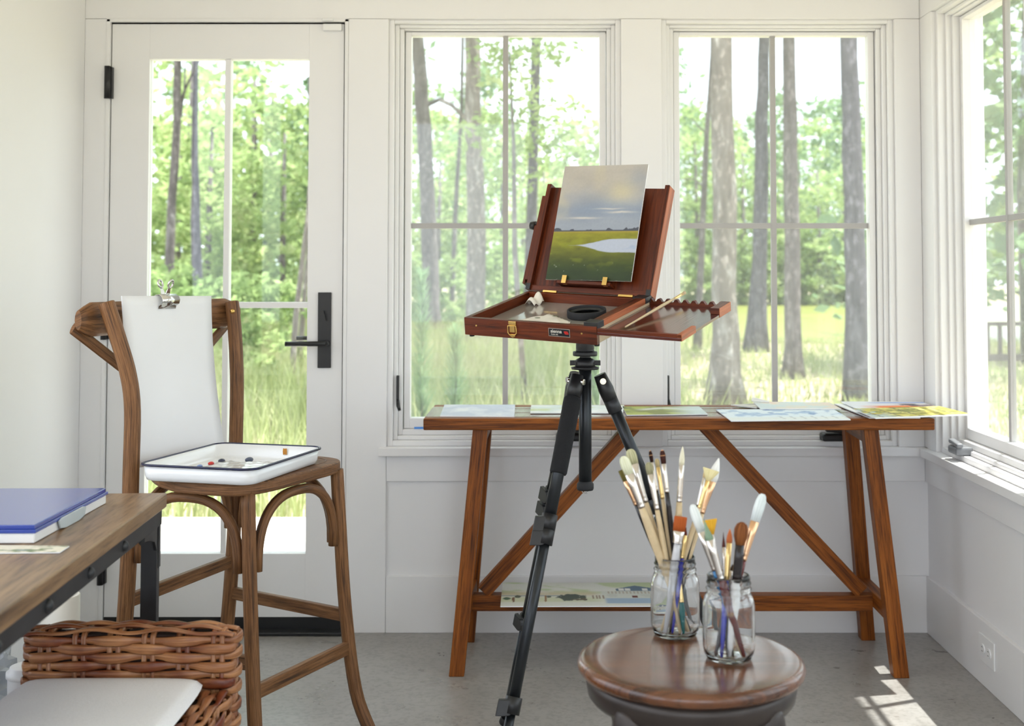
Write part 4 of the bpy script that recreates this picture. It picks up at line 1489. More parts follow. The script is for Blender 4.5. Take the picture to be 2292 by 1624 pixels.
for (y0, y1) in ((-hd + 0.002, -hd + 0.035), (hd - 0.040, hd - 0.004)):
    MB().bx(hw - wt - 0.020, hw + 0.002, y0, y1, EH - 0.006, EH + 0.0086, ME).build('corner_bracket', BLACKM, ez, 0.0008)
# front hardware
lx = -0.042
la_ = MB().bx(lx - 0.010, lx + 0.010, -hd - 0.003, -hd, EH - 0.010, EH - 0.001, ME).bx(lx - 0.007, lx + 0.007, -hd - 0.004, -hd, EH - 0.027, EH - 0.010, ME).build('latch', BRASS, ez, 0.0008)
MB().tube([ME @ V((lx + dx, -hd - 0.0045, z)) for dx, z in ((-0.0105, EH - 0.011), (-0.0115, EH - 0.028), (-0.007, EH - 0.033), (0.007, EH - 0.033), (0.0115, EH - 0.028), (0.0105, EH - 0.011))], 0.0013, 8, False, True).build('latch_loop', BRASS, la_)
MB().prism([(lx - 0.008, EH - 0.031), (lx + 0.008, EH - 0.031), (lx + 0.006, EH - 0.037), (lx, EH - 0.0395), (lx - 0.006, EH - 0.037)], 0, 0.003, ME @ Matrix.Translation(V((0, -hd, 0))) @ Matrix.Rotation(PI / 2, 4, 'X')).build('latch_tongue', BRASS, la_)
NPB = plain('dark name plate', (0.012, 0.013, 0.018, 1), 0.3, 0.3)
nx0, nx1, nz0, nz1 = 0.054, 0.107, EH - 0.028, EH - 0.011
npl = MB().bx(nx0, nx1, -hd - 0.0012, -hd, nz0, nz1, ME).build('name_plate', NPB, ez, 0.0004)
ring(MB(), nx0 - 0.001, nx1 + 0.001, nz0 - 0.001, nz1 + 0.001, 0.0014, 0.0014, 0.0014, -hd - 0.0018, -hd, ME).build('plate_rim', SILVER, ez)


def lettering(txt, size, x, z, mat, parent, M, bold=0.0):
    cu_ = bpy.data.curves.new('lettering', 'FONT')
    cu_.body = txt
    cu_.size = size
    cu_.extrude = 0.0002
    cu_.offset = bold
    cu_.align_x = 'LEFT'
    tmp = bpy.data.objects.new('lettering', cu_)
    me = bpy.data.meshes.new_from_object(tmp)
    bpy.data.objects.remove(tmp)
    me.transform(M @ Matrix.Translation(V((x, 0, z))) @ Matrix.Rotation(PI / 2, 4, 'X'))
    me.transform(Matrix.Translation(-ORG[parent.name]))
    me.materials.append(mat)
    o = bpy.data.objects.new('lettering', me)
    COL.objects.link(o)
    o.parent = parent
    return o


LET = plain('plate lettering', S(205, 200, 190), 0.5, var=0.02)
MEF = ME @ Matrix.Translation(V((0, -hd - 0.0014, 0)))
lettering('sienna', 0.0115, nx0 + 0.004, nz0 + 0.0075, LET, npl, MEF, 0.0002)
lettering('PLEIN AIR', 0.0042, nx0 + 0.005, nz0 + 0.0022, LET, npl, MEF)
EMR = plain('red emblem', S(196, 38, 34), 0.4, var=0.05)
em = MB()
for (cx_, cz_, s) in ((nx1 - 0.0095, nz0 + 0.0105, 1), (nx1 - 0.0075, nz0 + 0.0075, -1)):
    poly = [(cx_ + 0.0052 * math.cos(t * PI / 8), cz_ + 0.0026 * math.sin(t * PI / 8) + s * 0.0006 * math.cos(t * PI / 4)) for t in range(16)]
    em.prism(poly, 0, 0.0003, MEF @ Matrix.Rotation(PI / 2, 4, 'X'))
em.build('emblem', EMR, npl)
for x in (-hw + 0.033, hw - 0.038):
    MB().tube([ME @ V((x, -hd - 0.0006, EH * 0.55)), ME @ V((x, -hd + 0.002, EH * 0.55))], 0.0022, 8).build('screw', BRASS, ez)
for (x, y) in ((-hw + 0.012, -hd + 0.012), (hw - 0.008, -hd + 0.014), (-hw + 0.012, hd - 0.02), (hw - 0.012, hd - 0.02)):
    MB().tube([ME @ V((x, y, -0.001)), ME @ V((x, y, -0.0075))], [0.0065, 0.006], 12).build('rubber_foot', RUBBER, ez)
MB().tube([ME @ V((-hw, 0.05, 0.02)), ME @ V((-hw - 0.018, 0.05, 0.02))], [0.008, 0.010], 10).build('side_knob', BLACKM, ez)
# lid
LA = 1.04003
dv, nv = V((0, math.cos(LA), math.sin(LA))), V((0, -math.sin(LA), math.cos(LA)))
ML = ME @ Matrix(((1, 0, 0, 0), (0, dv.y, nv.y, hd), (0, dv.z, nv.z, EH), (0, 0, 0, 1)))     # local x, along, normal
LL = 0.293
lid = MB().bx(-hw, hw, 0.004, LL, -0.010, -0.003, ML, 1).build('lid_board', MAHOG, ez, 0.001)
MB().bx(hw - 0.012, hw, 0.002, LL + 0.004, -0.024, 0.012, ML, 1).build('lid_rail', MAHOG, lid, 0.001)
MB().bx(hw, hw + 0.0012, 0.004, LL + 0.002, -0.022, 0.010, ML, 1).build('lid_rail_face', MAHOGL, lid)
MB().bx(-hw, -hw + 0.012, 0.002, LL + 0.004, -0.024, 0.012, ML, 1).build('lid_rail', MAHOG, lid, 0.001)
MB().bx(-hw + 0.012, hw - 0.012, 0.002, 0.016, -0.024, 0.006, ML, 0).build('lid_rail', MAHOG, lid, 0.001)
MB().bx(-hw - 0.012, -hw - 0.001, 0.03, LL - 0.028, -0.024, 0.006, ML, 1).build('slide_arm', MAHOG, lid, 0.001)
MB().bx(-hw - 0.020, -hw - 0.013, 0.02, LL - 0.11, -0.022, 0.0, ML, 1).build('slide_arm', MAHOG, lid, 0.001)
MB().tube([ML @ V((-hw - 0.012, 0.185, -0.01)), ML @ V((-hw - 0.024, 0.185, -0.01))], 0.005, 8).tube([ML @ V((-hw - 0.022, 0.185, -0.01)), ML @ V((-hw - 0.036, 0.185, -0.01))], [0.012, 0.011], 8).build('lid_knob', BLACKM, lid)
for x in (-hw + 0.006, hw - 0.006):
    MB().bx(x - 0.006, x + 0.006, 0.002, 0.018, 0.0115, 0.0128, ML).build('corner_bracket', BLACKM, lid)
for x in (-0.105, 0.108):
    hg = MB().bx(x - 0.020, x + 0.020, -0.003, 0.003, 0.004, 0.010, ML).build('hinge', BRASS, ez, 0.001)
MB().bx(-0.080, 0.070, 0.018, 0.026, -0.002, 0.028, ML, 0).build('ledge', MAHOG, lid, 0.001)
for x in (-0.058, 0.056):
    MB().bx(x - 0.0065, x + 0.0065, 0.017, 0.0245, 0.018, 0.033, ML).bx(x - 0.0065, x + 0.0065, 0.017, 0.038, 0.0310, 0.0335, ML).build('ledge_clip', BRASS, lid, 0.0006)
# side tray
tx0, tx1 = hw + 0.001, hw + 0.203
tz = EH - 0.019
tray = MB().bx(tx0 - 0.0, tx1, -hd, hd, tz, tz + 0.007, ME, 1).build('side_tray', MAHOGG, ez, 0.0008)
MB().bx(tx0, tx1, -hd - 0.0, -hd + 0.008, tz + 0.007, EH - 0.004, ME, 0).build('tray_rail', MAHOG, tray, 0.0008)
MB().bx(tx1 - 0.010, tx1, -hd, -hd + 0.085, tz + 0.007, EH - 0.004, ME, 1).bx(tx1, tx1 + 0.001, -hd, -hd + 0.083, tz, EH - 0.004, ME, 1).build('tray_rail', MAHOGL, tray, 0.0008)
MB().bx(tx1 - 0.022, tx1, hd - 0.075, hd, tz + 0.007, EH + 0.003, ME, 1).build('tray_rail', MAHOG, tray, 0.0008)
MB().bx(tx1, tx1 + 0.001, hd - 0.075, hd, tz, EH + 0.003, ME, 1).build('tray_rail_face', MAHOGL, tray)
# scalloped brush rest along the back
sp_ = [(tx0, tz + 0.007)]
for k in range(61):
    x = tx0 + (tx1 - 0.022 - tx0) * k / 60
    sp_.append((x, EH - 0.002 + 0.004 * math.copysign(min(1, abs(1.8 * math.cos((x - tx0) * 2 * PI / 0.0225))), math.cos((x - tx0) * 2 * PI / 0.0225))))
sp_.append((tx1 - 0.022, tz + 0.007))
MB().prism(sp_[::-1], 0, 0.010, ME @ Matrix.Translation(V((0, hd, 0))) @ Matrix.Rotation(PI / 2, 4, 'X')).build('brush_rest', MAHOG, tray)

# ================================================================ PICTURES
def vnoise(x, y, seed=0):
    """smooth value noise on numpy arrays"""
    xi, yi = np.floor(x).astype(int), np.floor(y).astype(int)
    fx, fy_ = x - xi, y - yi
    fx, fy_ = fx * fx * (3 - 2 * fx), fy_ * fy_ * (3 - 2 * fy_)
    def h(a, b):
        n = (a * 374761393 + b * 668265263 + seed * 1442695041) & 0x7fffffff
        n = ((n ^ (n >> 13)) * 1274126177) & 0x7fffffff
        return (n & 0xffff) / 65535.0
    return (h(xi, yi) * (1 - fx) + h(xi + 1, yi) * fx) * (1 - fy_) + (h(xi, yi + 1) * (1 - fx) + h(xi + 1, yi + 1) * fx) * fy_


def fbm(x, y, seed=0, o=4):
    t, a = 0, 0.5
    for k in range(o):
        t = t + a * vnoise(x * 2 ** k, y * 2 ** k, seed + k)
        a *= 0.5
    return t


sst = lambda e0, e1, x: (lambda t: t * t * (3 - 2 * t))(np.clip((x - e0) / (e1 - e0 + 1e-9), 0, 1))


def c3(*rgb):
    return np.array(S(*rgb)[:3])


def lay(C_, m, col):
    return C_ * (1 - m[..., None]) + np.asarray(col) * m[..., None]


def picture(name, label, corners, fn, nx, ny, thick=0.003, edge=None, cat='painting', group=None, rough=0.55, parts=None):
    """flat picture on a thin board. corners: BL, BR, TR, TL of the painted face (world)"""
    BL, BR, TR, TL = [V(c) for c in corners]
    nrm = (BR - BL).cross(TL - BL).normalized()
    us, vs_ = np.linspace(0, 1, nx + 1), np.linspace(0, 1, ny + 1)
    Uu, Vv = np.meshgrid(us, vs_)
    a = [np.array(c) for c in (BL, BR, TR, TL)]
    P = ((1 - Uu) * (1 - Vv))[..., None] * a[0] + (Uu * (1 - Vv))[..., None] * a[1] + (Uu * Vv)[..., None] * a[2] + ((1 - Uu) * Vv)[..., None] * a[3]
    org = (BL + BR) / 2
    n1 = (nx + 1) * (ny + 1)
    verts = P.reshape(-1, 3)
    back = np.array([np.array(c) - np.array(nrm) * thick for c in (BL, BR, TR, TL)])
    verts = np.concatenate([verts, back]) - np.array(org)
    idx = lambda i, j: i * (nx + 1) + j
    faces = [(idx(i, j), idx(i, j + 1), idx(i + 1, j + 1), idx(i + 1, j)) for i in range(ny) for j in range(nx)]
    b = n1
    bot = [idx(0, j) for j in range(nx + 1)]
    top = [idx(ny, j) for j in range(nx + 1)]
    lef = [idx(i, 0) for i in range(ny + 1)]
    rig = [idx(i, nx) for i in range(ny + 1)]
    faces += [tuple([b, b + 1] + bot[::-1]), tuple([b + 2, b + 3] + top), tuple([b + 3, b] + lef), tuple([b + 1, b + 2] + rig[::-1]), (b + 3, b + 2, b + 1, b)]
    me = bpy.data.meshes.new(name)
    me.from_pydata([tuple(p) for p in verts], [], faces)
    col = np.ones((len(verts), 4))
    col[:n1, :3] = np.clip(fn(Uu, Vv), 0, 1).reshape(-1, 3)
    ca = me.color_attributes.new('paint', 'FLOAT_COLOR', 'POINT')
    ca.data.foreach_set('color', col.ravel())
    me.materials.append(attr_mat(name + ' paint', rough))
    me.materials.append(edge or PAPER)
    for p in me.polygons[-5:]:
        p.material_index = 1
    me.update()
    o = bpy.data.objects.new(name, me)
    COL.objects.link(o)
    o.location = org
    ORG[o.name] = org
    return tag(o, label, cat, group)


def marsh(u, v):
    n1, n2 = fbm(u * 3, v * 9, 3), fbm(u * 2.2, v * 3.4, 11)
    sky = c3(150, 158, 170) + (c3(182, 176, 166) - c3(150, 158, 170)) * sst(0.5, 0.95, v + (n2 - .5) * .5)[..., None]
    C_ = sky + (n1 - .47)[..., None] * np.array([.10, .10, .10])
    C_ = lay(C_, sst(0.55, 0.72, n2) * sst(.45, .6, v) * .55, c3(196, 188, 158))
    C_ = lay(C_, np.exp(-((u - .74) / .16) ** 2 - ((v - .76) / .09) ** 2) * .7, c3(206, 196, 160))
    C_ = lay(C_, np.exp(-((v - .60) / .06) ** 2) * .55, c3(128, 144, 166))
    for (x, y, w_, h_) in ((.33, .535, .16, .008), (.76, .585, .14, .008), (.62, .615, .14, .005)):
        C_ = lay(C_, np.exp(-((u - x) / w_) ** 2 - ((v - y + .012 * (fbm(u * 9, v * 3, 5) - .5)) / h_) ** 2) * .75, c3(222, 214, 200))
    hz = .415 + .008 * u
    mt = hz + .008 + .05 * np.clip(fbm(u * 14, u * 0 + 3.3, 23, 3) - .40, 0, 1) * 2.0
    C_ = lay(C_, sst(.006, 0, v - mt), c3(74, 78, 88))
    gr = c3(40, 62, 16) + (c3(140, 138, 34) - c3(40, 62, 16)) * (sst(0.0, 1.0, v / hz) ** 1.6)[..., None]
    gr = gr * (0.68 + 0.62 * fbm(u * 9, v * 26, 31))[..., None]
    gr = lay(gr, sst(.55, .7, fbm(u * 6, v * 18, 41)) * .45 * sst(.05, .25, v), c3(140, 150, 30))
    gr = lay(gr, sst(.18, .0, v) * .6, c3(30, 44, 14))
    gr = lay(gr, np.exp(-((v - hz) / .012) ** 2) * .8, c3(170, 150, 62))
    C_ = lay(C_, sst(.004, -.004, v - hz), 0) + gr * sst(.004, -.004, v - hz)[..., None]
    wob = .012 * (fbm(u * 8, v * 4, 51) - .5)
    up = .300 + .055 * sst(.30, .75, u) + wob
    lo = .300 - .058 * sst(.25, .72, u) + wob
    wm = sst(-.004, .004, up - v) * sst(-.004, .004, v - lo) * sst(.17, .24, u)
    C_ = lay(C_, wm, c3(178, 186, 202) * 1.0)
    C_ = lay(C_, wm * sst(.5, .6, fbm(u * 4, v * 20, 61)) * .5, c3(150, 168, 200))
    C_ = lay(C_, sst(.74, .80, fbm(u * 30, v * 40, 71)) * sst(.2, .05, v) * .6, c3(200, 205, 190))
    return C_


hx0, al0, nn0, tl_, ip_, pw_, ph_ = -0.1142, 0.0262, 0.0250, 0.0181, 0.0272, 0.238, 0.313
d0 = V((0, math.cos(LA), math.sin(LA)))
dv2 = V((0, math.cos(LA + tl_), math.sin(LA + tl_)))
B0 = V((hx0, hd, EH)) + d0 * al0 + nv * nn0
ex, ey = V((1, 0, 0)) * math.cos(ip_) + dv2 * math.sin(ip_), dv2 * math.cos(ip_) - V((1, 0, 0)) * math.sin(ip_)
picture('marsh_painting', 'oil painting of a green marsh under grey sky on the easel', [ME @ p for p in (B0, B0 + ex * pw_, B0 + ex * pw_ + ey * ph_, B0 + ey * ph_)], marsh, 150, 200, 0.004, WHITEP)


def wash(pal, seed, fx=3, fy=3, stretch=1.0, margin=0.0):
    pal = [c3(*p) for p in pal]
    def fn(u, v):
        n = fbm(u * fx + seed, v * fy * stretch, seed)
        n2 = fbm(u * fx * 3 + 7, v * fy * 3 * stretch, seed + 9)
        C_ = np.zeros(u.shape + (3,)) + pal[0]
        for k, p in enumerate(pal[1:]):
            t = 0.40 + 0.12 * k
            C_ = lay(C_, sst(t, t + .1, n * .7 + n2 * .3), p)
        if margin:
            e = np.minimum(np.minimum(u, 1 - u), np.minimum(v, 1 - v))
            C_ = lay(C_, sst(margin, margin * .6, e), c3(238, 236, 230))
        return C_
    return fn


def house_scene(u, v):
    n = fbm(u * 34, v * 9, 3)
    C_ = np.zeros(u.shape + (3,)) + c3(226, 228, 218)
    C_ = lay(C_, sst(.45, .6, fbm(u * 5 + v * 2, v * 4 - u, 8)) * sst(.4, .6, v) * .8, c3(186, 204, 150))
    C_ = lay(C_, np.exp(-((v - .50) / .10) ** 2) * sst(.60, .5, u) * .6, c3(206, 186, 140))
    C_ = lay(C_, np.exp(-((v - .42) / .018) ** 2) * sst(.5, .4, u), c3(130, 148, 160))
    C_ = lay(C_, sst(.42, .30, v) * sst(.12, .22, v) * sst(.62, .5, u) * .7, c3(206, 212, 168))
    for (x, y, w_, h_, cc_) in ((.40, .36, .085, .13, (62, 74, 62)), (.45, .26, .05, .06, (96, 84, 60)), (.03, .30, .02, .05, (70, 100, 74)), (.095, .40, .018, .06, (80, 92, 72)), (.27, .38, .012, .04, (90, 100, 80)),
                                (.63, .42, .035, .09, (60, 78, 70)), (.85, .43, .05, .07, (74, 100, 80)), (.07, .24, .008, .10, (120, 84, 50)), (.25, .30, .007, .14, (150, 110, 60))):
        m = ((u - x) / w_) ** 2 + ((v - y) / h_) ** 2 + (n - .47) * 3.0
        C_ = lay(C_, sst(1.1, .7, m), c3(*cc_))
    C_ = lay(C_, sst(.56, .58, u) * sst(.30, .33, v) * sst(.62, .6, v) * sst(.97, .95, u) * .9, c3(214, 218, 208))
    roof_ = (u > .66) & (u < .90) & (v > .62) & (v < .86 - abs(u - .78) * 1.2)
    C_ = lay(C_, roof_ * 1.0, c3(86, 112, 134))
    for x in (.69, .73, .83):
        C_ = lay(C_, ((abs(u - x) < .016) & (abs(v - .69) < .05)) * 1.0, c3(236, 236, 230))
    C_ = lay(C_, ((u > .60) & (u < .92) & (abs(v - .55) < .05) & (np.sin(u * 300) > .1)) * .7, c3(176, 160, 140))
    C_ = lay(C_, ((u > .50) & (u < .58) & (abs(v - .36) < .07) & (np.sin(u * 330) > 0)) * .8, c3(140, 114, 84))
    C_ = lay(C_, sst(.57, .60, u) * sst(.33, .30, v) * sst(.09, .12, v), c3(160, 184, 206))
    C_ = lay(C_, ((u > .74) & (u < .77) & (abs(v - .38) < .04)) * 1.0, c3(110, 50, 34))
    return C_


ZP = TZ + 0.0005
FY = lambda p, y=4.118: V((p.x, min(p.y, y), p.z))


def on_table(name, label, px, fn, z, nx=60, ny=30, thick=0.003, lift=None):
    cs = [FY(at(u, v, Z=z)) for (u, v) in px]
    if lift:
        cs = [c + V((0, 0, l)) for c, l in zip(cs, lift)]
    return picture(name, label, cs, fn, nx, ny, thick)


on_table('sky_study', 'pale blue sky painting at the left end of the trestle table', [(985, 930), (1151, 931), (1153, 905), (995, 905)], wash([(204, 212, 228), (220, 226, 238), (234, 238, 243), (242, 243, 244)], 4, 2.5, 2), ZP + 0.003)  # palette lightened so the sky's sheen is in the paint
on_table('beach_study', 'pale beach painting behind the tripod on the table', [(1187, 923), (1394, 923), (1397, 906), (1189, 906)], wash([(236, 239, 236), (220, 230, 228), (206, 216, 166), (182, 194, 110)], 12, 2, 3), ZP + 0.003)


def field_fn(u, v):
    n = fbm(u * 5, v * 5, 17)
    C_ = np.zeros(u.shape + (3,)) + c3(128, 136, 64)
    C_ = lay(C_, sst(.42, .55, n), c3(166, 176, 78))
    C_ = lay(C_, np.exp(-((v - .68 + .08 * np.sin(u * 9)) / .10) ** 2) * sst(.10, .3, u), c3(214, 216, 206))
    C_ = lay(C_, np.exp(-((v - .86) / .09) ** 2) * sst(.5, .4, n) * .9, c3(72, 86, 48))
    C_ = lay(C_, sst(.45, .95, u) * .85, c3(206, 220, 224))
    return C_


on_table('field_study', 'green field painting in the middle of the trestle table', [(1403, 928), (1584, 926), (1565, 909), (1393, 909)], field_fn, ZP + 0.003)


def birch_fn(u, v):
    n = fbm(u * 8, v * 6, 29)
    C_ = np.zeros(u.shape + (3,)) + c3(222, 232, 238)
    C_ = lay(C_, sst(.5, .62, n) * sst(.25, .4, v), c3(166, 188, 214))
    C_ = lay(C_, sst(.6, .7, fbm(u * 12, v * 9, 33)) * sst(.3, .5, v), c3(112, 142, 186))
    C_ = lay(C_, sst(.34, .2, v), c3(226, 230, 226))
    C_ = lay(C_, ((np.sin(u * 70 + v * 6) > .75) & (v < .34) & (v > .08) & (u > .4)) * .7, c3(182, 186, 190))
    return C_


on_table('birch_study', 'large pale blue blossom painting at the front edge of the table', [(1637, 941), (1904, 938), (1864, 914), (1603, 916)], birch_fn, ZP + 0.0032, 90, 40)
on_table('coral_study', 'pale painting with coral blotches behind the large blue blossom one', [(1702, 914), (1883, 914), (1850, 897), (1684, 899)], wash([(206, 216, 214), (222, 214, 196), (232, 206, 188), (190, 206, 196), (150, 178, 180)], 21, 4, 3), ZP + 0.0070, lift=(0, 0, 0.0, 0.003))
cs = [FY(at(1693, 912, Z=ZP + .004)), FY(at(1740, 904, Z=ZP + .004)), FY(at(1716, 895, Z=ZP + .006)), FY(at(1636, 905, Z=ZP + .006))]
picture('curled_study', 'small grey painting peeping out at the back of the table', cs, wash([(176, 172, 160), (214, 208, 196), (226, 222, 212)], 31), 24, 16, 0.003)
q = at(1682, 890, Y=4.10)
picture('tilted_card', 'narrow white card tilted up at the back of the table', [at(1682, 896, Y=4.085), at(1722, 900, Y=4.085), at(1722, 897, Y=4.10), at(1684, 888, Y=4.10)], wash([(214, 212, 206), (232, 230, 226)], 41), 10, 6, 0.003)
on_table('white_board', 'bare white board under the orange and yellow paintings', [(1946, 934), (2060, 934), (1990, 903), (1867, 903)], wash([(240, 240, 238), (244, 244, 242)], 43), ZP + 0.0035)


def orange_fn(u, v):
    n = fbm(u * 5, v * 4, 47)
    C_ = np.zeros(u.shape + (3,)) + c3(226, 226, 230)
    C_ = lay(C_, sst(.6, .52, v) * sst(.10, .2, v + n * .1) * sst(.05, .2, u), c3(226, 196, 190))
    C_ = lay(C_, sst(.52, .46, v) * sst(.2, .34, u) * sst(.85, .75, u), c3(240, 128, 56))
    C_ = lay(C_, np.exp(-((v - .84) / .05) ** 2) * sst(.2, .5, u), c3(110, 150, 222))
    C_ = lay(C_, sst(.45, .55, fbm(u * 9, v * 5, 53)) * sst(.55, .7, u) * sst(.75, .65, v) * sst(.35, .45, v), c3(84, 80, 92))
    return C_


on_table('orange_study', 'landscape painting with an orange field near the table end', [(1935, 921), (2110, 914), (2058, 897), (1883, 898)], orange_fn, ZP + 0.010, 80, 40, lift=(0, 0, 0, 0))


def yellow_fn(u, v):
    n = fbm(u * 9, v * 7, 57)
    C_ = np.zeros(u.shape + (3,)) + c3(196, 184, 70)
    C_ = lay(C_, sst(.45, .56, n), c3(222, 212, 120))
    C_ = lay(C_, sst(.52, .62, fbm(u * 12, v * 12, 63)) * .9, c3(128, 134, 60))
    C_ = lay(C_, sst(.3, .1, u) * sst(.4, .55, n) * .9, c3(176, 196, 200))
    C_ = lay(C_, (np.abs(np.sin(u * 16 + v * 1.2)) > .985) * .8, c3(92, 82, 60))
    C_ = lay(C_, (np.abs(v - .35) < .02) * .7, c3(92, 82, 60))
    C_ = lay(C_, sst(.08, .04, v), c3(236, 234, 224))
    return C_


on_table('yellow_study', 'yellow autumn painting overhanging the right table end', [(1960, 935), (2178, 930), (2103, 911), (1909, 914)], yellow_fn, ZP + 0.0145, 90, 44, lift=(0, 0.004, 0.004, 0))
picture('house_watercolour', 'watercolour of a blue beach house lying on the table stretcher', [at(1120, 1356, Z=zs + 0.0035), at(1530, 1355, Z=zs + 0.0035), at(1500, 1303, Z=zs + 0.0035), at(1125, 1303, Z=zs + 0.0035)], house_scene, 190, 70, 0.003)
bdc = [at(u, v, Z=DZT + 0.0028) for (u, v) in ((-60, 1237), (134, 1235), (155, 1221), (-50, 1219))]
picture('leaf_card', 'cream card with painted green leaves on the desk', bdc, wash([(226, 220, 200), (232, 226, 208), (120, 136, 96), (150, 166, 176)], 71, 4, 3), 60, 16, 0.002, PAPER, 'card')

# ================================================================ JARS AND BRUSHES
JC = [V((0.2350, 2.168, STZ)), V((0.3100, 2.036, STZ))]
JH = 0.128


def jar(c, label):
    o_ = [(0.0001, 0.002), (0.024, 0.001), (0.031, 0.0), (0.036, 0.003), (0.0395, 0.010), (0.0415, 0.020), (0.0418, 0.060), (0.0415, 0.083), (0.0385, 0.094), (0.034, 0.101), (0.0325, 0.104),
          (0.0345, 0.106), (0.0348, 0.108), (0.0325, 0.110), (0.0325, 0.114), (0.0340, 0.1155), (0.0340, 0.117), (0.0325, 0.119), (0.0325, 0.125), (0.0328, 0.1275), (0.0315, 0.1285)]
    i_ = [(0.0300, 0.1275), (0.0298, 0.104), (0.0315, 0.100), (0.036, 0.093), (0.0388, 0.082), (0.0390, 0.020), (0.0370, 0.011), (0.033, 0.007), (0.024, 0.0055), (0.0001, 0.006)]
    wide = lambda r, z: r * 1.04 + (0.0018 if z > 0.1005 else 0.0)
    o = MB().lathe([(wide(r, z), z * 1.08) for r, z in o_ + i_], 48, Matrix.Translation(c)).build('mason_jar', JARG)
    return tag(o, label, 'jar', 'glass jars on the stool')


jar(JC[0], 'clear glass canning jar standing farther back on the round stool')
jar(JC[1], 'clear glass canning jar standing nearer on the round stool')
tag(MB().ball(JC[1] + V((-0.010, -0.016, 0.0165)), 0.0105, 20, 12).build('marble', JARG), 'clear glass marble at the bottom of the nearer jar', 'marble')

BR_MATS = {}


def hair(a, b):
    k = (a, b)
    if k not in BR_MATS:
        m, nt, out = nmat('bristle')
        p = principled(nt, out, 0.75, 0, 0, 0.2)
        uv = coord(nt, 'UV')
        n = noise(nt, mapping(nt, uv, (12, 900, 1)), 1.0, 2)
        link(nt, ramp(nt, n, [(0.3, S(*a)), (0.7, S(*b))]), p.inputs['Base Color'])
        bump(nt, p, n, 0.4, 0.0006)
        BR_MATS[k] = m
    return BR_MATS[k]


def brush(label, tip, butt, shape, hl, hw_, hcol, fl_, fmat, hmat, hr=0.0035, fr0=None, name='paint_brush', tipcol=None):
    """tip and butt in world space; hl head length, hw_ head half-width, fl_ ferrule length"""
    tip, butt = V(tip), V(butt)
    d = (butt - tip).normalized()
    side = d.cross(V((0, 1, 0)))
    side = side.normalized() if side.length > 1e-3 else V((1, 0, 0))
    dep = side.cross(d).normalized()
    t = thing(name, label, 'brush', butt, 'brushes in the jars' if name == 'paint_brush' else None)
    fr0 = fr0 or hr * 1.05
    a = tip + d * hl
    b = a + d * fl_
    prof = {'round': [(0, .10), (.2, .45), (.45, .8), (.75, 1), (1, .9)], 'mop': [(0, .25), (.1, .72), (.3, 1), (.6, .98), (1, .62)], 'flat': [(0, .98), (.05, 1), (.5, 1), (1, .92)],
            'filbert': [(0, .35), (.08, .7), (.25, .95), (.5, 1), (1, .85)], 'fan': [(0, 1), (.08, 1.02), (.5, .66), (1, .25)], 'point': [(0, .05), (.4, .42), (.8, .92), (1, 1)]}[shape]
    thin = {'round': 1, 'mop': .9, 'flat': .38, 'filbert': .45, 'fan': .18, 'point': 1}[shape]
    pts = [tip + d * hl * s for s, _ in prof]
    ax = [(side * hw_ * w_, dep * max(hw_ * w_ * thin, 0.0006)) for _, w_ in prof]
    bo = MB().ring_tube(pts, ax, 14).build('bristles', hair(*hcol), t)
    if tipcol:
        MB().ring_tube([tip + d * -0.0003, tip + d * hl * .12, tip + d * hl * .4], [(side * hw_ * w_ * 1.04, dep * hw_ * w_ * thin * 1.04) for w_ in (prof[0][1], prof[1][1], .98)], 14).build('bristle_tip', hair(*tipcol), bo)
    we = prof[-1][1] * hw_
    fw = min(we * 1.08, max(we, fr0))
    fpts = [a - d * 0.001, a + d * fl_ * .35, a + d * fl_ * .78, a + d * fl_ * .80, a + d * fl_ * .84, a + d * fl_ * .86, a + d * fl_ * .92, a + d * fl_ * .94, b]
    fax = []
    for k, s in enumerate((0, .35, .78, .80, .84, .86, .92, .94, 1)):
        wid = fw + (fr0 - fw) * min(1, s / .75)
        dp = fw * (thin if shape != 'fan' else .6) * 1.1
        dp = dp + (fr0 - dp) * min(1, s / .75)
        g = 1.06 if k in (4, 7) else 1.0
        fax.append((side * wid * g, dep * max(dp, 0.0012) * g))
    MB().ring_tube(fpts, fax, 14).build('ferrule', fmat, t)
    L = (butt - b).length
    MB().tube([b - d * 0.001, b + d * L * .10, b + d * L * .25, b + d * L * .6, butt - d * 0.004, butt], [hr * .95, hr * 1.15, hr * 1.3, hr * .95, hr * .62, hr * .35], 12).build('handle', hmat, t)
    return t


def jb(j, ang, r=0.028, z=0.0075):
    return JC[j] + V((r * math.cos(math.radians(ang)), r * math.sin(math.radians(ang)), z))


def tipat(j, u, v, dy):
    return at(u, v, Y=JC[j].y + dy)


CLEARH = plain('clear acrylic handle', S(200, 200, 204), 0.12, var=0.05, coat=0.5)
WH = ((226, 226, 220), (244, 244, 242))
GRB = ((150, 150, 112), (204, 200, 164))
TANB = ((150, 132, 90), (206, 188, 146))
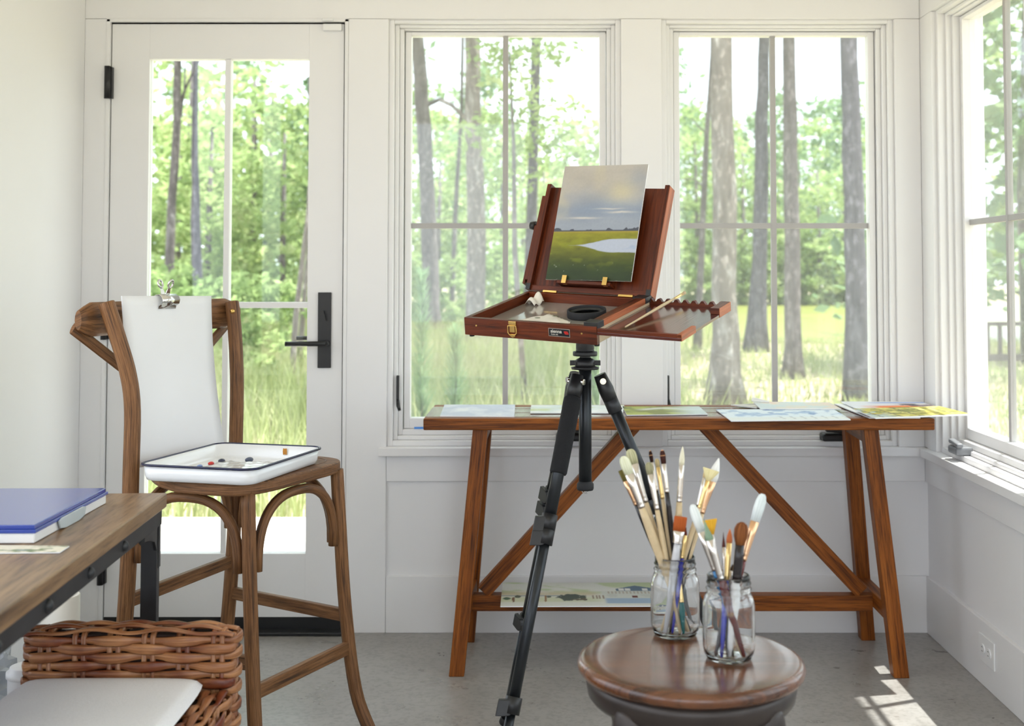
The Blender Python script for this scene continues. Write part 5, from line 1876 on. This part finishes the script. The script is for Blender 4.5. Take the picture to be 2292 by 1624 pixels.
# farther jar
brush('flat brush with a dark green tip and black handle, farthest left in its jar', tipat(0, 1391, 1051, 0.01), jb(0, -20), 'flat', 0.022, 0.0065, ((66, 66, 30), (124, 110, 56)), 0.045, COPPER, BLKH, 0.0042)
brush('filbert brush with pale green bristles and wide silver ferrule', tipat(0, 1394, 1021, -0.02), jb(0, -35, 0.026), 'filbert', 0.034, 0.0095, ((196, 200, 160), (236, 236, 214)), 0.062, SILVER, TAN, 0.0062, 0.0062)
brush('flat brush with khaki bristles rising behind the pale green one', tipat(0, 1409, 1005, 0.02), jb(0, 15, 0.020), 'filbert', 0.028, 0.0095, GRB, 0.070, SILVER, TAN, 0.0042)
brush('filbert brush with grey green bristles and raw wood handle', tipat(0, 1451, 1034, -0.01), jb(0, -75, 0.024), 'filbert', 0.022, 0.0070, ((126, 124, 96), (170, 164, 130)), 0.062, SILVER, TAN, 0.0042)
brush('slim brush with tan bristles between two darker ones', tipat(0, 1470, 1026, 0.015), jb(0, -50, 0.018), 'filbert', 0.016, 0.0042, TANB, 0.055, GOLDF, TAN, 0.0034)
brush('tiny brush with a tan-tipped black head at the back of the jar', tipat(0, 1455, 1008, 0.024), jb(0, 40, 0.012), 'filbert', 0.022, 0.0036, ((34, 18, 16), (60, 34, 28)), 0.050, SILVER, BLKH, 0.003, tipcol=((214, 160, 110), (230, 184, 136)))
brush('brush with an orange-tipped brown head and long black handle', tipat(0, 1482, 1007, 0.0), jb(0, -30, 0.015), 'filbert', 0.025, 0.0052, ((44, 22, 20), (74, 42, 34)), 0.050, SILVER, BLKH, 0.0040, tipcol=((214, 150, 100), (232, 178, 130)))
brush('round brush with white bristles standing straight up', tipat(0, 1528, 998, 0.005), jb(0, 180, 0.006), 'round', 0.034, 0.0050, ((214, 208, 180), (240, 236, 220)), 0.066, SILVER, TAN, 0.0055, 0.005)
brush('white pointed brush leaning to the right behind the fan brush', tipat(0, 1609, 1025, 0.02), jb(0, 215, 0.024), 'round', 0.044, 0.0095, ((220, 220, 214), (244, 244, 244)), 0.058, COPPER, TAN, 0.0048)
brush('fan brush with cream bristles', tipat(0, 1592, 1050, -0.012), jb(0, 200, 0.028), 'fan', 0.022, 0.0145, ((214, 200, 140), (240, 230, 186)), 0.050, GOLDF, TAN, 0.0040, 0.0036)
brush('thin brush with black handle behind the fan brush', tipat(0, 1580, 1052, 0.012), jb(0, 235, 0.02), 'filbert', 0.014, 0.0034, ((206, 180, 130), (226, 206, 160)), 0.050, SILVER, BLKH, 0.0036)
brush('wide flat brush with orange brown bristles and clear handle', tipat(0, 1524, 1156, -0.026), jb(0, 228, 0.030), 'flat', 0.026, 0.0115, ((150, 70, 28), (200, 104, 52)), 0.020, SILVER, CLEARH, 0.0056, 0.008)
brush('small pointed dark red brush with blue handle', tipat(0, 1536, 1179, -0.020), jb(0, 250, 0.022), 'point', 0.015, 0.0034, ((70, 26, 20), (130, 54, 34)), 0.040, GOLDF, BLUEH, 0.0035)
brush('short brush with a teal handle low in its jar', JC[0] + V((0.006, -0.012, 0.112)), JC[0] + V((0.012, -0.024, 0.0075)), 'round', 0.02, 0.003, TANB, 0.030, GOLDF, TEALH, 0.0042)
brush('thin dark brown handle leaning to the right beneath the fan brush', tipat(0, 1566, 1170, 0.01), jb(0, 205, 0.012), 'point', 0.016, 0.003, ((40, 26, 24), (66, 44, 40)), 0.03, SILVER, BLKH, 0.0036)
# nearer jar
brush('white rounded brush leaning left with long steel ferrule', tipat(1, 1549, 1129, -0.01), jb(1, -30, 0.028), 'filbert', 0.048, 0.0082, ((206, 212, 208), (236, 240, 238)), 0.066, SILVER, SKYH, 0.0048)
brush('fan-shaped brush with bright yellow bristles', tipat(1, 1588, 1162, 0.026), jb(1, -80, 0.022), 'fan', 0.026, 0.0125, ((206, 140, 30), (240, 192, 64)), 0.040, SILVER, BLKH, 0.0036, 0.0036)
brush('pointed brush with green bristles and dark red handle', tipat(1, 1575, 1161, -0.024), jb(1, -45, 0.031), 'point', 0.036, 0.0066, ((104, 128, 106), (146, 168, 142)), 0.068, SILVER, REDH, 0.0058, 0.0058)
brush('thin dark pointed brush with grey ferrule', tipat(1, 1619, 1190, 0.02), jb(1, -110, 0.018), 'point', 0.026, 0.0032, ((62, 34, 34), (96, 56, 52)), 0.052, SILVER, BLKH, 0.003)
brush('round orange brush with gold ferrule and blue handle', tipat(1, 1634, 1183, 0.01), jb(1, 235, 0.027), 'round', 0.024, 0.0052, ((170, 84, 46), (206, 124, 74)), 0.064, GOLDF, BLUEH, 0.0042, 0.0046)
brush('fat brown mop brush with black ferrule and white handle', tipat(1, 1661, 1168, -0.024), jb(1, 262, 0.018), 'mop', 0.038, 0.0120, ((66, 30, 16), (150, 92, 48)), 0.062, BLKH, WHITEP, 0.0068, 0.0078)
brush('white rounded brush leaning right with dark red handle', tipat(1, 1708, 1105, 0.0), jb(1, 200, 0.026), 'filbert', 0.048, 0.0092, ((196, 206, 206), (232, 238, 238)), 0.066, COPPER, REDH, 0.0052)
brush('black-handled brush hidden low beside the brown mop', tipat(1, 1640, 1262, 0.012), jb(1, 215, 0.030), 'round', 0.012, 0.003, ((60, 44, 40), (90, 70, 60)), 0.03, SILVER, BLKH, 0.0042)
brush('cream-ended dark brush low in the nearer jar', JC[1] + V((-0.004, -0.008, 0.105)), JC[1] + V((0.020, -0.022, 0.0075)), 'round', 0.015, 0.003, TANB, 0.05, BLKH, TAN, 0.0045)

# ================================================================ ON THE EASEL
DG = plain('dark glass', (0.02, 0.02, 0.022, 1), 0.05, var=0.05, coat=0.6)
lc = V((0.062, 0.022, 0.0175))
ln = thing('round_lens', 'black-rimmed round lens dish lying in the easel box', 'lens', ME @ lc)
MLn = ME @ Matrix.Translation(lc)
MB().lathe([(0.043, 0.0), (0.047, 0.0), (0.0475, 0.003), (0.0475, 0.016), (0.0465, 0.018), (0.0435, 0.018), (0.043, 0.016), (0.043, 0.0)], 48, MLn).build('rim', RUBBER, ln)
MB().lathe([(0.0001, 0.004), (0.0435, 0.004), (0.0435, 0.006), (0.0001, 0.006)], 40, MLn).build('glass', DG, ln)
MB().lathe([(0.036, 0.006), (0.0425, 0.006), (0.042, 0.013), (0.040, 0.013), (0.036, 0.008)], 40, MLn).build('inner_ring', BLACKM, ln)


def sheet(name, label, pts_uv, M, hfun, mat, cat='paper', n=14):
    """crumpled sheet over a quad in local coordinates"""
    a, b, c, d = [V(p) for p in pts_uv]
    P, fs = [], []
    for i in range(n + 1):
        for j in range(n + 1):
            u, v = i / n, j / n
            p = a * (1 - u) * (1 - v) + b * u * (1 - v) + c * u * v + d * (1 - u) * v
            P.append(p + V((0, 0, hfun(u, v))))
    for i in range(n):
        for j in range(n):
            fs.append((i * (n + 1) + j, (i + 1) * (n + 1) + j, (i + 1) * (n + 1) + j + 1, i * (n + 1) + j + 1))
    o = MB().add(P, fs, None, True, M).build(name, mat)
    s = o.modifiers.new('thick', 'SOLIDIFY')
    s.thickness = 0.0006
    return tag(o, label, cat)


TIS = plain('paint rag', S(226, 220, 206), 0.85, var=0.05, scale=30)
wv = lambda u, v, a: a * (0.5 + 0.5 * math.sin(u * 7 + v * 5)) * math.sin(v * PI) + a * 0.3 * math.sin(u * 19 + v * 11)
sheet('paper_rag', 'crumpled cream paper beside the lens in the easel box', [(-0.085, -0.125, 0.0185), (0.080, -0.125, 0.0185), (0.055, -0.050, 0.0185), (-0.035, 0.012, 0.0185)], ME, lambda u, v: abs(wv(u, v, 0.007)), TIS)
sheet('twisted_rag', 'small twisted white rag in the far corner of the easel box', [(-0.150, 0.092, 0.0185), (-0.118, 0.086, 0.0185), (-0.108, 0.120, 0.022), (-0.140, 0.130, 0.020)], ME, lambda u, v: 0.024 * math.sin(u * PI) * (0.55 + 0.45 * v) + 0.004 * math.sin(v * 9), TIS)
for k, (x, y, l) in enumerate(((-0.028, -0.060, 0.012), (0.005, -0.030, 0.014))):
    tag(MB().ball(ME @ V((x, y, 0.0265)), 0.001, 8, 6, (l * 600, 400 * 0.01, 1)).build('paint_blob', plain('green paint %d' % k, S(92, 104, 76), 0.5)), ('dab of green paint nearer the latch on the cream paper', 'dab of green paint nearer the lens on the cream paper')[k], 'paint')
bt, bb_ = at(1524, 659, Y=3.02), at(1408, 733, Y=2.80)
bt = ME @ V((tx0 + 0.075, hd + 0.035, EH + 0.012))
bb_ = ME @ V((tx0 + 0.048, -hd + 0.045, tz + 0.011))
brush('slender brush resting across the easel side tray', bt, bb_, 'filbert', 0.016, 0.0045, ((170, 150, 120), (206, 190, 160)), 0.045, GOLDF, TAN, 0.0030, name='resting_brush')

# ================================================================ ON THE CHAIR
TRC = V((-0.775, 3.058, SZ + 0.0005))
ty = thing('enamel_tray', 'white enamel tray with blue rim lying on the bentwood chair', 'tray', TRC)
MT = Matrix.Translation(TRC) @ Matrix.Rotation(math.radians(-15), 4, 'Z')


def rrect(w_, h_, r, n=6):
    out = []
    for (sx, sy, a0) in ((1, 1, 0), (-1, 1, PI / 2), (-1, -1, PI), (1, -1, 3 * PI / 2)):
        for i in range(n + 1):
            a = a0 + PI / 2 * i / n
            out.append((sx * (w_ / 2 - r) + r * math.cos(a), sy * (h_ / 2 - r) + r * math.sin(a)))
    return out


TW_, TL_, TD = 0.304, 0.380, 0.040
secs = [(0.0, TW_ - 0.03, TL_ - 0.03, 0.03), (0.003, TW_ - 0.012, TL_ - 0.012, 0.032), (0.012, TW_ - 0.006, TL_ - 0.006, 0.032), (TD, TW_, TL_, 0.034), (TD, TW_ - 0.005, TL_ - 0.005, 0.032), (0.013, TW_ - 0.011, TL_ - 0.011, 0.030), (0.005, TW_ - 0.02, TL_ - 0.02, 0.026), (0.003, TW_ - 0.04, TL_ - 0.04, 0.02)]
P, fs = [], []
for (z, a, b, r) in secs:
    P += [(x, y, z) for x, y in rrect(a, b, r)]
n = len(rrect(1, 1, .1))
for i in range(len(secs) - 1):
    for j in range(n):
        fs.append((i * n + j, i * n + (j + 1) % n, (i + 1) * n + (j + 1) % n, (i + 1) * n + j))
fs += [tuple(range(n))[::-1], tuple((len(secs) - 1) * n + j for j in range(n))]
ENAM = plain('white enamel', S(243, 244, 245), 0.16, var=0.012, scale=4, coat=0.4)
MB().add(P, fs, None, True, MT).build('tray_body', ENAM, ty)
rim = [MT @ V((x, y, TD)) for x, y in rrect(TW_ + 0.006, TL_ + 0.006, 0.036, 8)]
MB().tube(rim, 0.0030, 8, False, True).build('rim', plain('blue enamel rim', S(24, 26, 62), 0.25, var=0.3, scale=60), ty)
tag(MB().prism([(0.006 * math.cos(t), 0.010 * math.sin(t) + 0.003 * math.sin(3 * t)) for t in [k * PI / 6 for k in range(12)]], 0, 0.0006, MT @ Matrix.Translation(V((0.045, TL_ / 2 - 0.0075, 0.026))) @ Matrix.Rotation(PI / 2, 4, 'X')).build('rust_chip', plain('rust', S(190, 128, 50), 0.8), ty), 'rust chip inside the rim')
FILM = plain('cling film', S(224, 224, 220), 0.12, var=0.04, coat=0.4)
sheet('plastic_film', 'crinkled clear film covering the paints in the tray', [(-0.085, -0.120, 0.0052), (0.105, -0.120, 0.0052), (0.105, 0.115, 0.0052), (-0.085, 0.100, 0.0052)], MT, lambda u, v: 0.0025 + 0.0035 * abs(math.sin(u * 23 + v * 9)) * abs(math.sin(v * 17 - u * 5)), FILM, 'film', 22)
for (x, y, l, c_, lab) in [(-0.098, -0.125, 0.010, (226, 160, 40), 'ochre paint blob nearest the tray corner'), (-0.098, -0.088, 0.020, (120, 130, 100), 'grey green paint blob beside the ochre one'), (-0.098, -0.042, 0.012, (90, 90, 96), 'dark grey paint blob in the tray'),
                           (-0.098, -0.002, 0.012, (120, 140, 190), 'pale blue paint blob in the tray'), (-0.094, 0.046, 0.013, (206, 40, 34), 'bright red paint blob in the tray'), (-0.090, 0.092, 0.015, (40, 44, 70), 'navy paint blob in the tray'), (-0.030, 0.128, 0.018, (70, 78, 100), 'slate paint blob at the far end of the tray')]:
    tag(MB().ball((x, y, 0.0095), l * .62, 12, 8, (0.9, 1.3, 0.62), MT).build('paint_blob', plain('paint ' + lab.split()[0], S(*c_), 0.3, coat=0.3)), lab, 'paint', 'paint blobs in the enamel tray')
# hanging sheet of paper


def back_pt(u, v, f0, zmin=0.7265):
    """point seen at (u, v) on the upright plane f0 in front of the chair's back posts"""
    r = at(u, v, Y=1.0) - _C
    t = (MBK + EF * f0 - _C).dot(EF) / r.dot(EF)
    p = _C + r * t
    p.z = max(p.z, zmin)
    return p


TLp, TRp = back_pt(272, 662, -0.030), back_pt(472, 662, -0.034)
BLp, BRp = back_pt(298, 1050, 0.002), back_pt(502, 1018, 0.000)
P, fs = [], []
for i in range(19):
    v = i / 18
    for j in range(11):
        u = j / 10
        t = TLp.lerp(TRp, u)
        b = BLp.lerp(BRp, u)
        p = t.lerp(b, v)
        p -= EF * 0.010 * u * math.sin(PI * v ** 0.9)
        P.append(p)
for i in range(18):
    for j in range(10):
        k = i * 11 + j
        fs.append((k, k + 11, k + 12, k + 1))
pp_ = MB().add(P, fs, None, True).build('paper_sheet', PAPER)
sm = pp_.modifiers.new('thick', 'SOLIDIFY')
sm.thickness = 0.0035
sm.offset = 0
tag(pp_, 'tall sheet of white paper clipped to the chair back', 'paper')
# bulldog clip
cm = TLp.lerp(TRp, 0.47)
clp = thing('bulldog_clip', 'shiny steel bulldog clip holding the white paper', 'clip', cm)
ew_ = (TRp - TLp).normalized()
ew_.z = 0
ew_.normalize()
nf = V((ew_.y, -ew_.x, 0))
Mc = Matrix((ew_, nf, V((0, 0, 1)))).transposed().to_4x4()
Mc.translation = cm
hwid = 0.034
for s in (1, -1):
    cross = [(0.004 * s, -0.034), (0.0055 * s, -0.026), (0.016 * s, -0.020), (0.0185 * s, -0.010), (0.014 * s, -0.001), (0.004 * s, 0.004)]
    Pq, fq = [], []
    for x in (-hwid, hwid):
        Pq += [(x, y, z) for y, z in cross]
    for i in range(5):
        fq.append((i, i + 1, 7 + i, 6 + i))
    jaw = MB().add(Pq, fq, None, True, Mc).build('jaw', CHROME, clp)
    sd = jaw.modifiers.new('thick', 'SOLIDIFY')
    sd.thickness = 0.0014
    x0 = 0.002 if s > 0 else -0.004
    arm = MB()
    arm.prism([(-0.009, 0.0), (0.009, 0.0), (0.0055, 0.016), (0.0055, 0.024), (-0.0055, 0.024), (-0.0055, 0.016)], 0, 0.0014, Mc @ Matrix.Translation(V((x0, 0.004 * s, 0.002))) @ Matrix.Rotation(s * 0.34, 4, 'X').inverted() @ Matrix.Rotation(PI / 2, 4, 'X'))
    cen = Mc @ Matrix.Translation(V((x0, 0.004 * s, 0.002))) @ Matrix.Rotation(s * 0.34, 4, 'X').inverted()
    arm.tube([cen @ V((0.0085 * math.cos(t * PI / 10), 0, 0.032 + 0.0105 * math.sin(t * PI / 10))) for t in range(20)], 0.0030, 8, False, True)
    arm.build('clip_arm', CHROME, clp)

# ================================================================ ON AND UNDER THE DESK
cs_ = thing('paint_case', 'flat white case with blue lid on the desk', 'case', (-0.995, 2.34, DZT))
MC2 = Matrix.Translation(V((-0.905, 2.168, DZT + 0.0005))) @ Matrix.Rotation(math.radians(1.2), 4, 'Z')
BLID = plain('blue plastic lid', S(44, 70, 160), 0.14, var=0.04, coat=0.6)
MB().bx(-0.235, 0.0, 0, 0.375, 0.0, 0.018, MC2).build('case_body', WHITEP, cs_, 0.002)
MB().bx(-0.238, 0.003, -0.003, 0.378, 0.018, 0.0245, MC2).build('lid_rim', BLID, cs_, 0.001)
MB().bx(-0.235, 0.0, 0, 0.372, 0.0245, 0.0325, MC2).build('lid', BLID, cs_, 0.0015)
MB().prism([(0.10, 0.019), (0.115, 0.0225), (0.225, 0.0225), (0.24, 0.019), (0.232, 0.004), (0.205, -0.0), (0.135, -0.0), (0.108, 0.004)], 0, 0.0035, MC2 @ Matrix.Translation(V((0.0035, 0, 0))) @ Matrix(((0, 0, 1, 0), (1, 0, 0, 0), (0, 1, 0, 0), (0, 0, 0, 1)))).build('clasp', plain('grey clasp', S(186, 196, 200), 0.4), cs_, 0.001)

vp = at(136, 1331, Y=3.05)
vs2 = thing('white_cylinder', 'tall white open-topped cylinder standing behind the desk', 'vase', (vp.x, vp.y, 0))
rv, hv = 0.046, vp.z
MB().lathe([(0.0001, 0), (rv, 0), (rv, hv), (rv - 0.003, hv + 0.001), (rv - 0.006, hv), (rv - 0.006, hv - 0.03), (0.0001, hv - 0.03)], 40, Matrix.Translation(V((vp.x, vp.y, 0)))).build('body', CREAM, vs2)


# crumpled grey bag and a white tub in it
def blob(c, r, seed, amp, nlat=30, nlon=44):
    P, fs = [], []
    for i in range(nlat + 1):
        th = PI * i / nlat
        for j in range(nlon):
            ph = 2 * PI * j / nlon
            d = V((math.sin(th) * math.cos(ph), math.sin(th) * math.sin(ph), math.cos(th)))
            n_ = abs(math.sin(d.x * 9 + d.z * 7 + seed)) * abs(math.sin(d.y * 11 - d.z * 5 + seed * 2)) + 0.5 * abs(math.sin(d.x * 21 - d.y * 17 + seed))
            k = 1 + amp * (n_ - 0.6)
            P.append((c[0] + d.x * r[0] * k, c[1] + d.y * r[1] * k, max(0.001, c[2] + d.z * r[2] * k)))
    for i in range(nlat):
        for j in range(nlon):
            fs.append((i * nlon + j, (i + 1) * nlon + j, (i + 1) * nlon + (j + 1) % nlon, i * nlon + (j + 1) % nlon))
    return MB().add(P, fs, None, False)


BAG = plain('grey plastic bag', S(176, 182, 190), 0.28, var=0.12, scale=9)
tag(blob((-1.37, 2.80, 0.20), (0.17, 0.17, 0.20), 2.0, 0.22).build('plastic_bag', BAG), 'crumpled grey plastic bag on the floor under the desk', 'bag')
tq = at(62, 1500, Y=2.62)
tbx = thing('white_tub', 'round white tub beside the woven chair', 'tub', (tq.x, tq.y, 0))
MB().lathe([(0.0001, 0), (0.036, 0), (0.040, tq.z - 0.012), (0.0405, tq.z - 0.010)], 36, Matrix.Translation(V((tq.x, tq.y, 0)))).build('body', WHITEP, tbx)
MB().lathe([(0.0405, tq.z - 0.012), (0.0435, tq.z - 0.010), (0.0435, tq.z), (0.037, tq.z + 0.002), (0.036, tq.z + 0.010), (0.031, tq.z + 0.012), (0.0001, tq.z + 0.011)], 36, Matrix.Translation(V((tq.x, tq.y, 0)))).build('lid', WHITEP, tbx)
